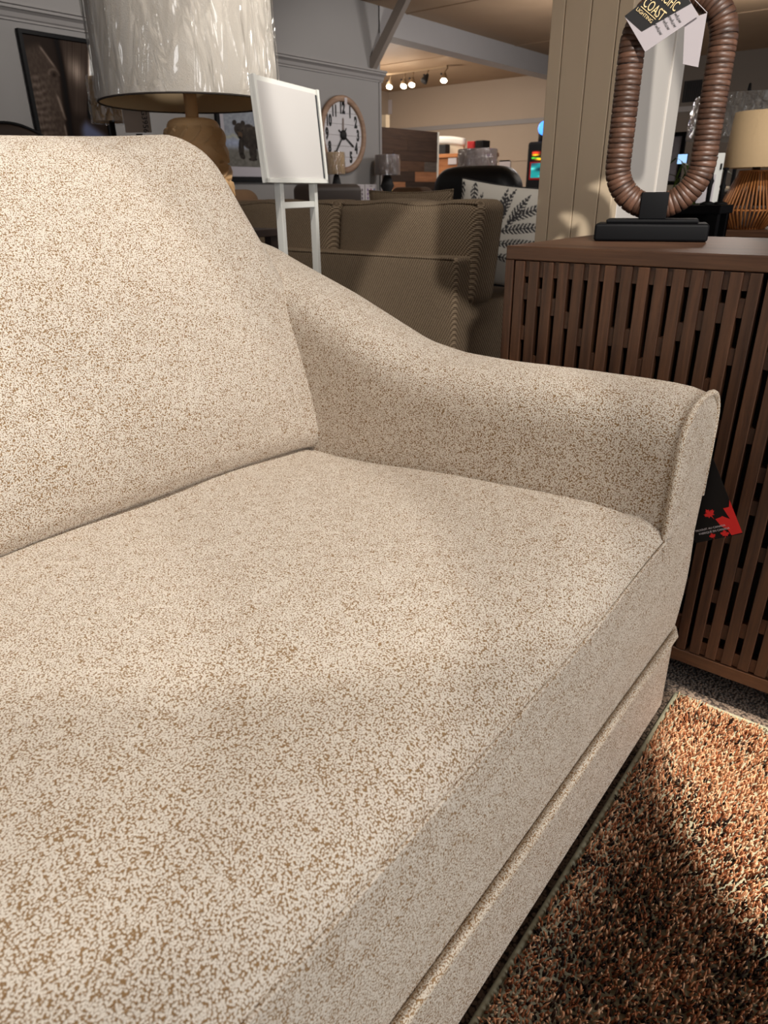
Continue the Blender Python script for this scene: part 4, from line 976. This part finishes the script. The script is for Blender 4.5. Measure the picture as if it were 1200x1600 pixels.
# black loveseat/recliner
bk=thing('armchair','black leather armchair back beyond the fern pillows','chair',(5.1,3.05,0))
yA,yB=.69*5.0,.545*5.0; zt4=PX(745,259,5.0)[2]
V,Fc=rb3(4.9,5.18,yB,yA,.35,zt4,.12,(6,14,10),5); sy=(V[:,1]-(yA+yB)/2)/((yA-yB)/2); V[:,2]-=.10*np.maximum(0,np.abs(sy)-.35)**2*np.where(V[:,2]>.8,1,0); V[:,0]-=.03*(1-sy**2)
obj('backrest',V,Fc,'leather',bk); obj('plinth',*box(4.95,5.7,yB+.03,yA-.03,0,.352),'blackmatt',bk,smooth=False)
obj('seat',*rb3(5.15,5.8,yB+.02,yA-.02,.05,.48,.06),'leather',bk)
for a,b in ((yA-.02,yA+.14),(yB-.14,yB+.02)): obj('arm',*rb3(4.95,5.75,a,b,.05,.66 if a<yB else .92,.06),'leather',bk)
sb=PX(650,300,5.3); st_=thing('ottoman','brown suede recliner headrest left of the black armchair','chair',(5.25,3.85,0))
obj('headrest',*rb3(5.1,5.35,3.68,4.02,.45,PX(650,292,5.1)[2],.07,(4,6,6),4),'suede',st_)
obj('seat',*rb3(5.12,5.8,3.66,4.04,.02,.46,.05),'suede',st_)
# yellow box + wall bits, white stand, red/black boxes, shelf, grey shade
yb_=PX(622,303,6.9); zt5=PX(622,297,6.9)[2]
yw_=obj('storage_box',*box(6.86,7.1,yb_[1]-.09,yb_[1]+.09,0,zt5),'yellow',None,smooth=False,org=(6.98,yb_[1],0),bevel=.01); put(yw_,'yellow box beside the small taupe-shaded lamp','box')
ds=thing('display_shelf','orange wooden display shelf under the curved white headboard','shelf',(9.7,6.5,0))
s_a=PX(686,262,9.6); s_b=PX(757,262,9.6); zS=PX(705,240,9.6)[2]
obj('shelf_top',*box(9.6,10.0,s_b[1],s_a[1]+.1,zS-.05,zS),'orangewood',ds,smooth=False,bevel=.004)
obj('front_panel',*box(9.62,9.98,s_b[1]+.02,s_a[1]+.08,.0,zS-.05),'orangewood',ds,smooth=False)
def onx(x,px0,py0,px1,py1): a=PX(px0,py0,x); b=PX(px1,py1,x); return b[1],a[1],b[2],a[2]
hb=thing('curved_panel','curved white headboard panel beside the red box','headboard',(9.85,6.5,zS))
y0_,y1_,z0_,z1_=onx(9.9,690,213,730,231); V,Fc=rb3(9.8,9.9,y0_,y1_+.1,z1_-.11,z1_,.04,(2,14,2),3); V[:,2]-=.05*((V[:,1]-y1_)/(y1_-y0_))**2
obj('top_rail',V,Fc,'white',hb)
obj('panel',*box(9.84,9.88,y0_+.03,y1_+.08,zS,z1_-.09),'cream',hb,smooth=False)
def simplebox(name,x,px0,py0,px1,py1,dep,mt,label,cat,zbot=None,lid=None):
    y0_,y1_,z0_,z1_=onx(x,px0,py0,px1,py1); zb=z0_ if zbot is None else zbot
    if zbot is None and x>9.605 and dep>.1: zb=zS
    T=thing(name,label,cat,(x+dep/2,(y0_+y1_)/2,zb)); obj('body',*box(x,x+dep,y0_,y1_,zb,z1_),mt,T,smooth=False,bevel=.006)
    if lid: obj('front_panel',*box(x-.006,x,y0_+.02,y1_-.02,zb+.02,z1_-.02),lid,T,smooth=False)
    return T
simplebox('storage_box',9.62,730,221,741,233,.2,'redbox','small red box on the far display shelf','box',zS,'redbox')
simplebox('loudspeaker',9.62,743,219.5,754,234,.2,'blackmatt','small black box beside the red one on the far shelf','box',zS,'hole')
simplebox('vase',9.66,685,226,696,243,.12,'blackmatt','dark item at the left end of the far orange shelf','decor',zS)
simplebox('paper_sheet',9.607,700,247,713,257,.0115,'paper','white sheet on the front of the orange shelf','paper',None)
gs=thing('table_lamp','wide grey lampshade under plastic rising behind the black armchair','lamp',tuple(np.array([*PX(746,246,7.8)[:2],0])))
g=PX(746,246,7.8); zt6=PX(746,233,7.8)[2]; r=.235
s=obj('lamp_shade',*lathe([(r,0),(r*.95,.30),(r*.94,.30),(r*.99,0)],40,(g[0],g[1],zt6-.30),cap=False),'greyshade',gs)
obj('plastic_wrap',*wrapf(r+.003,r*.05,.30,(g[0],g[1],zt6-.30),31,90,24,.014),'plastic_small',s)
obj('base',*lathe([(.1,0),(.1,.03),(.02,.05),(.02,zt6-.2)],20,(g[0],g[1],0)),'blackmatt',gs)
obj('spider',*join(*[tube([(g[0],g[1],zt6-.21),(g[0]+r*.96*math.cos(t),g[1]+r*.96*math.sin(t),zt6-.21)],.004,4) for t in (0,2.1,4.2)]),'blackmatt',gs)
simplebox('notice',XF-.02,780,250,797,262,.012,'paper','white paper notice on the far beige wall','notice')
simplebox('wall_sign',XF-.02,598,157,612,178,.015,'paper','pale panel high on the far wall beside the track lights','sign')
# slot machine
SX=8.4; sm=thing('arcade_machine','black arcade machine with lit colourful screens beside the column','machine',(SX+.3,4.4,0))
ya=PX(820,288,SX)[1]; ybm=ya-.62; zt7=PX(822,222,SX)[2]
obj('cabinet_body',*box(SX,SX+.6,ybm,ya,0,zt7),'blackmatt',sm,smooth=False,bevel=.03)
V,Fc=lathe([(.0001,0),(.25,0),(.25,.12),(.19,.24),(.0001,.28)],32); obj('topper',np.stack([SX+.2+V[:,0]*.5,(ya+ybm)/2+.02+V[:,1],zt7+V[:,2]*.95],1),Fc,'blackmatt',sm)
def blobs(seed,base,cols):
    rg=np.random.default_rng(seed); bl=[(rg.uniform(0,1),rg.uniform(0,1),rg.uniform(.07,.2),cols[rg.integers(len(cols))]) for _ in range(12)]
    def f(U,V):
        C=np.zeros((len(U),3))+np.array(base,float)
        for a,b,r,c in bl:
            k=np.exp(-(((U-a)**2+(V-b)**2)/r**2)*2); C=C*(1-k[:,None])+k[:,None]*np.array(c,float)
        return C
    return f
def xcanvas(name,x,y0,y1,z0,z1,fn,parent):
    V,Fc=grid(40,40,lambda u,v:(x,y1+(y0-y1)*u,z0+(z1-z0)*v)); C=fn((V[:,1]-y1)/(y0-y1),1-(V[:,2]-z0)/(z1-z0)); C=(np.clip(C,0,255)/255)**2.2
    return obj(name,V,Fc,'screen',parent,col=C,recalc=False)
xcanvas('upper_screen',SX-.003,ybm+.05,ya-.07,PX(830,252,SX)[2],PX(830,235,SX)[2],blobs(3,(20,16,18),((80,170,255),(70,190,60),(255,180,40),(230,60,40))),sm)
xcanvas('main_screen',SX-.003,ybm+.05,ya-.07,PX(830,278,SX)[2],PX(830,255,SX)[2],blobs(5,(30,110,110),((40,60,70),(90,200,190),(20,40,46),(150,230,220))),sm)
obj('screen_frame',*box(SX-.0025,SX,ybm+.03,ya-.05,PX(830,281,SX)[2],PX(830,253,SX)[2]),'redbox',sm,smooth=False)
for k,(dy,dz,rr,mm) in enumerate(((.10,.14,.075,(70,140,255)),(-.07,.14,.06,(120,90,255)),(.0,.03,.06,(255,50,60)),(-.1,.03,.05,(255,90,70)))):
    mt=mat('lit topper lens %d'%k,mm,.3,emit=1.8); V,Fc=lathe([(rr*math.sin(t),.03*math.cos(t)) for t in np.linspace(.02,math.pi-.02,12)],24); V=np.stack([V[:,2],V[:,0],V[:,1]*(1 if k<2 else .55)],1)
    obj('topper_lens',V+np.array([SX+.06,(ya+ybm)/2+.04+dy,zt7+dz]),Fc,mt,sm)
# track lights
tk0=PZ(604,114,CEIL); tk1=PZ(702,102.5,CEIL); xtk=(tk0[0]+tk1[0])/2
trk=thing('track_light','ceiling track with five spot heads in the far room','light',(xtk,(tk0[1]+tk1[1])/2,CEIL))
obj('rail',*box(xtk-.018,xtk+.018,tk1[1],tk0[1]+.2,CEIL-.03,CEIL-.001),'metalgrey',trk,smooth=False)
for (px,py,lit,dx) in ((609,132,1,-.02),(631,131,1,.08),(644,129,1,-.02),(664,124,0,-.06),(694,122,1,-.03)):
    p=PX(px,py,xtk-.04); p[2]=min(p[2],CEIL-.10); top_=np.array([xtk,p[1]+(-.04 if px>650 else 0),CEIL-.03])
    d=np.array([-.55,-.25 if lit else .2,-.8]); d/=np.linalg.norm(d)
    hd=obj('spot_head',*tube([p-d*.09,p-d*.06,p-d*.02,p+d*.03,p+d*.045],.05,16,rad=[.018,.028,.045,.055,.055]),'metalgrey' if lit else 'blackmatt',trk)
    obj('stem',*tube([top_,p-d*.07+np.array([0,0,.03]),p-d*.05],.009,6),'metalgrey',hd)
    obj('knob',*lathe([(.0001,-.016),(.016,-.008),(.016,.008),(.0001,.016)],10,p-d*.08+np.array([-.02,.05,.0])),'blackmatt',hd)
    if lit: obj('bulb',*tube([p+d*.035,p+d*.0465],.045,16,rad=[.045,.047]),'bulb',hd)
# ================================================================== RIGHT BACKGROUND
# vent on far wall
v0=PX(1070,127,XF-.02); v1=PX(1094,158,XF-.02)
vn=thing('air_vent','black louvred air vent on the dark grey far wall','vent',(XF-.02,(v0[1]+v1[1])/2,v1[2]))
obj('frame',*box(XF-.03,XF-.012,v1[1],v0[1],v1[2],v0[2]),'blackmatt',vn,smooth=False)
for k in range(8):
    y=v1[1]+.02+(v0[1]-v1[1]-.04)*k/8; obj('louvre',*box(XF-.04,XF-.030,y,y+.012,v1[2]+.015,v0[2]-.015),'ink',vn,smooth=False)
# leaning picture on a cream ledge
PXx=6.6
a=PX(1075,205,PXx); b=PX(1062,287,PXx); 
ld=thing('sideboard','cream low sideboard under the black framed picture','sideboard',(PXx+.2,a[1]+.3,0))
zl=PX(1055,289,PXx-.05)[2]
obj('tabletop',*box(PXx-.12,PXx+.4,b[1]-.15,b[1]+1.1,zl-.06,zl),'cream',ld,smooth=False,bevel=.005)
obj('body',*box(PXx-.10,PXx+.38,b[1]-.12,b[1]+1.07,0,zl-.061),'column',ld,smooth=False)
pc2=thing('picture','black framed picture with white mat standing right of the column','picture',(PXx,b[1]+.3,zl))
yy1=b[1]+.62; yy0=b[1]; zt8=PX(1072,206,PXx)[2]
obj('picture_mat',*box(PXx-.012,PXx,yy0+.03,yy1-.03,zl+.03,zt8-.03),'mat',pc2,smooth=False)
for q in ((yy0,yy1,zl+.001,zl+.03),(yy0,yy1,zt8-.03,zt8)): obj('frame_rail',*box(PXx-.03,PXx,*q),'frameblack',pc2,smooth=False)
for q in ((yy0,yy0+.03),(yy1-.03,yy1)): obj('frame_rail',*box(PXx-.03,PXx,q[0],q[1],zl+.03,zt8-.03),'frameblack',pc2,smooth=False)
def dimage(U,V):
    n=vnoise(U,V,8,20,9); return np.clip(np.array([58,52,52])+((n-.5)*50-20*V)[:,None]*np.array([1,1,1]),8,255)
V,Fc=grid(30,30,lambda u,v:(PXx-.0135,yy1-.13+(yy0+.13-yy1+.13)*u,zl+.1+(zt8-.13-zl-.1)*v)); Cc=dimage((V[:,1]-yy0)/(yy1-yy0),(V[:,2]-zl)/(zt8-zl)); obj('photo_print',V,Fc,'art',pc2,col=(Cc/255)**2.2,recalc=False)
# tablet screen + plant
tbp=PX(1066,249,6.2); tbl=thing('tablet','small lit bluish screen on a thin stand in front of the framed picture','screen',(6.2,tbp[1],zl))
tz0=PX(1066,257,6.2)[2]; tz1=PX(1066,240,6.2)[2]
obj('bezel',*box(6.2,6.212,tbp[1]-.04,tbp[1]+.04,tz0,tz1),'blackmatt',tbl,smooth=False)
obj('display',*box(6.198,6.2,tbp[1]-.035,tbp[1]+.035,tz0+.005,tz1-.005),'bluescreen',tbl,smooth=False)
zfl=.0
obj('stand',*box(6.202,6.21,tbp[1]-.006,tbp[1]+.006,0,tz0),'blackmatt',tbl,smooth=False); obj('foot',*box(6.12,6.29,tbp[1]-.08,tbp[1]+.08,0,.012),'blackmatt',tbl,smooth=False)
pp=PX(1085,300,5.6); pl_=thing('potted_plant','green trailing potted plant seen through the ring lamp','plant',(5.6,pp[1],0))
obj('pot',*lathe([(.08,.60),(.10,.62),(.12,.84),(.105,.84),(.09,.80),(.0001,.80)],24,(5.6,pp[1],0)),'cream',pl_)
obj('plant_stand',*lathe([(.13,0),(.13,.02),(.02,.04),(.02,.58),(.12,.60)],20,(5.6,pp[1],0)),'blackmatt',pl_)
for k in range(34):
    a=random.uniform(0,6.28); ln=random.uniform(.16,.30); h=random.uniform(.15,.42); pts=[]
    for t in np.linspace(0,1,7): pts.append(np.array([5.6+ln*t*math.cos(a),pp[1]+ln*t*math.sin(a),.83+h*math.sin(t*2.2)-.1*t*t]))
    Vl=[];w0=.014
    for i,p in enumerate(pts):
        wv_=w0*math.sin(math.pi*(i+.4)/7); sd=np.array([-math.sin(a),math.cos(a),0]); Vl+=[p-sd*wv_,p+sd*wv_+np.array([0,0,.003])]
    obj('leaf',Vl,[(2*i,2*i+1,2*i+3,2*i+2) for i in range(6)],'green',pl_,recalc=False)
# plastic-wrapped drum lamp
dl=PD(1163,182,4.45); r=.325; zt9=PD(1163,152,4.45)[2]; zb9=PD(1163,216,4.45)[2]
T=thing('table_lamp','pale drum lampshade under shiny plastic behind the beige lamp','lamp',(dl[0],dl[1],0))
s=obj('lamp_shade',*lathe([(r,0),(r*.93,zt9-zb9),(r*.92,zt9-zb9),(r*.99,0)],48,(dl[0],dl[1],zb9),cap=False),'shade',T)
obj('plastic_wrap',*wrapf(r+.003,r*.07,zt9-zb9,(dl[0],dl[1],zb9),41,120,30,.016),'plastic_small',s)
obj('pole',*lathe([(.16,0),(.16,.02),(.012,.03),(.012,zt9+.03),(.008,zt9+.07),(.0001,zt9+.075)],20,(dl[0],dl[1],0)),'blackmatt',T)
obj('spider',*join(*[tube([(dl[0],dl[1],zt9-.02),(dl[0]+r*.92*math.cos(t),dl[1]+r*.92*math.sin(t),zt9-.02)],.003,5) for t in (0.4,2.5,4.6)]),'blackmatt',T)
# rattan lamp on wooden console
rp=PD(1182,262,3.6); zcs=PZ(1130,361,.80)[2]
zc2=.80
RX,RY=rp[0],rp[1]; 
wc=thing('console_table','brown wooden console under the cane lamp at the right','table',(RX,RY,0))
obj('tabletop',*box(RX-.20,RX+.35,RY-.7,RY+.50,zc2-.03,zc2),'brownwood_y',wc,smooth=False,bevel=.003)
obj('apron',*box(RX-.185,RX+.33,RY-.68,RY+.48,zc2-.10,zc2-.0305),'hole',wc,smooth=False)
for x in (RX-.185,RX+.28):
    for y in (RY-.68,RY+.43): obj('leg',*box(x,x+.05,y,y+.05,0,zc2-.1005),'darkbrown',wc,smooth=False)
zb8=rp[2]; zt10=PD(1182,178,3.6)[2]; r=.165
rl2=thing('table_lamp','cane strand lamp with plain beige drum shade at the right edge','lamp',(RX,RY,zc2))
s=obj('lamp_shade',*lathe([(r,0),(r*.90,zt10-zb8),(r*.885,zt10-zb8),(r*.985,0)],40,(RX,RY,zb8),cap=False),'beigeshade',rl2)
zw=PD(1182,329,3.6)[2]; zn=PD(1182,268,3.6)[2]
prof=[(.092,zc2+.004),(.150,zw),(.075,zn)]
for k in range(44):
    a=2*math.pi*k/44; obj('cane_strand',*tube([(RX+q*math.cos(a),RY+q*math.sin(a),z) for q,z in prof],.0052,6),'cane',rl2)
for q,z in prof: obj('hoop',*tube([(RX+(q-.004)*math.cos(t),RY+(q-.004)*math.sin(t),z+.001) for t in np.linspace(0,2*math.pi,40,endpoint=False)],.005,6,closed=True),'cane',rl2)
obj('inner_core',*lathe([(.06,zc2+.001),(.06,zc2+.01),(.02,zc2+.02),(.02,zb8+.12)],20,(RX,RY,0)),'darkbrown',rl2)
obj('spider',*join(*[tube([(RX,RY,zb8+.11),(RX+r*.95*math.cos(t),RY+r*.95*math.sin(t),zb8+.11)],.003,5) for t in (0.4,2.5,4.6)]),'blackmatt',rl2)
obj('cap_plate',*lathe([(.0001,zn-.004),(.078,zn-.004),(.078,zn+.006),(.0001,zn+.006)],24,(RX,RY,0)),'cane',rl2)
# black console with two black candlesticks
bp=PD(1110,322,3.05); zq=PD(1112,320,3.05)[2]
bt=thing('console_table','black console behind the ring lamp carrying two black candlesticks','table',(bp[0],bp[1],0))
c1=PD(1104,322,3.05); c2=PD(1124,322,3.05); lw_=.0
bx,by=(c1[0]+c2[0])/2,(c1[1]+c2[1])/2
obj('tabletop',*box(bx-.12,bx+.09,by-.065,by+.30,zq-.035,zq),'black',bt,smooth=False,bevel=.003)
obj('shelf',*box(bx-.11,bx+.08,by-.055,by+.29,.25,.28),'black',bt,smooth=False)
obj('back_panel',*box(bx+.06,bx+.08,by-.055,by+.29,.281,zq-.036),'black',bt,smooth=False)
for x in (bx-.11,bx+.035):
    for y in (by-.055,by+.245): obj('leg',*box(x,x+.045,y,y+.045,0,zq-.036),'black',bt,smooth=False)
for q,pt,lab in ((c1,(1117,245),'left black turned candlestick on the black console'),(c2,(1134,262),'right black turned candlestick on the black console')):
    ht_=PD(pt[0],pt[1],3.0)[2]-zq; T=thing('candlestick',lab,'candlestick',(q[0],q[1],zq),group='black candlesticks')
    obj('foot',*lathe([(.03,0),(.03,.008),(.011,.014),(.0001,.014)],16,(q[0],q[1],zq)),'blackmatt',T)
    obj('shaft',*lathe([(.009,.014),(.010,ht_*.42),(.014,ht_*.50),(.009,ht_*.56),(.0075,ht_*.62),(.0075,ht_*.93),(.013,ht_*.95),(.013,ht_),(.0001,ht_)],16,(q[0],q[1],zq)),'blackmatt',T)
# white door-like sign post and bed
sgp=PD(1117,280,3.45); wz1=PD(1122,240,3.45)[2]
wt=thing('sign_stand','tall white sign panel with black latch behind the candlesticks','sign stand',(sgp[0],sgp[1],0))
uS=np.array([math.sin(math.radians(38.77)),-math.cos(math.radians(38.77)),0]); nS2=np.array([-math.cos(math.radians(38.77)),-math.sin(math.radians(38.77)),0])
obj('panel',*obox((sgp[0],sgp[1],(wz1+.25)/2),uS,up,nS2,.027,(wz1-.25)/2,.012),'white',wt,smooth=False,bevel=.003)
obj('latch',*obox(np.array([sgp[0],sgp[1],wz1-.06])+nS2*.014+uS*.014,uS,up,nS2,.004,.014,.003),'blackmatt',wt,smooth=False)
obj('page',*obox(np.array([sgp[0],sgp[1],PD(1108,295,3.45)[2]])+nS2*.016-uS*.045,uS,up,nS2,.04,.065,.002),'paper',wt,smooth=False)
obj('foot',*obox((sgp[0],sgp[1],.128),uS,up,nS2,.07,.128,.04),'white',wt,smooth=False)
bdp=PD(1137,300,6.4); bd_=thing('daybed','cream daybed with dark grey bolster in the right background','daybed',(bdp[0]+.5,bdp[1]-.3,0))
zbt=PD(1137,291,6.4)[2]
obj('back_rest',*rb3(bdp[0]+.1,bdp[0]+.35,bdp[1]-1.0,bdp[1]+.22,.3,zbt,.05),'cream',bd_)
obj('bolster',*rb3(bdp[0]-.06,bdp[0]+.10,bdp[1]-.95,bdp[1]+.2,zbt-.16,zbt-.03,.05),'ink',bd_)
obj('seat',*rb3(bdp[0]-.5,bdp[0]+.1,bdp[1]-1.0,bdp[1]+.22,.05,zbt-.165,.05),'greyfabric',bd_)
obj('frame',*rb3(bdp[0]-.52,bdp[0]+.36,bdp[1]-1.02,bdp[1]+.24,.0,.06,.01),'darkbrown',bd_)
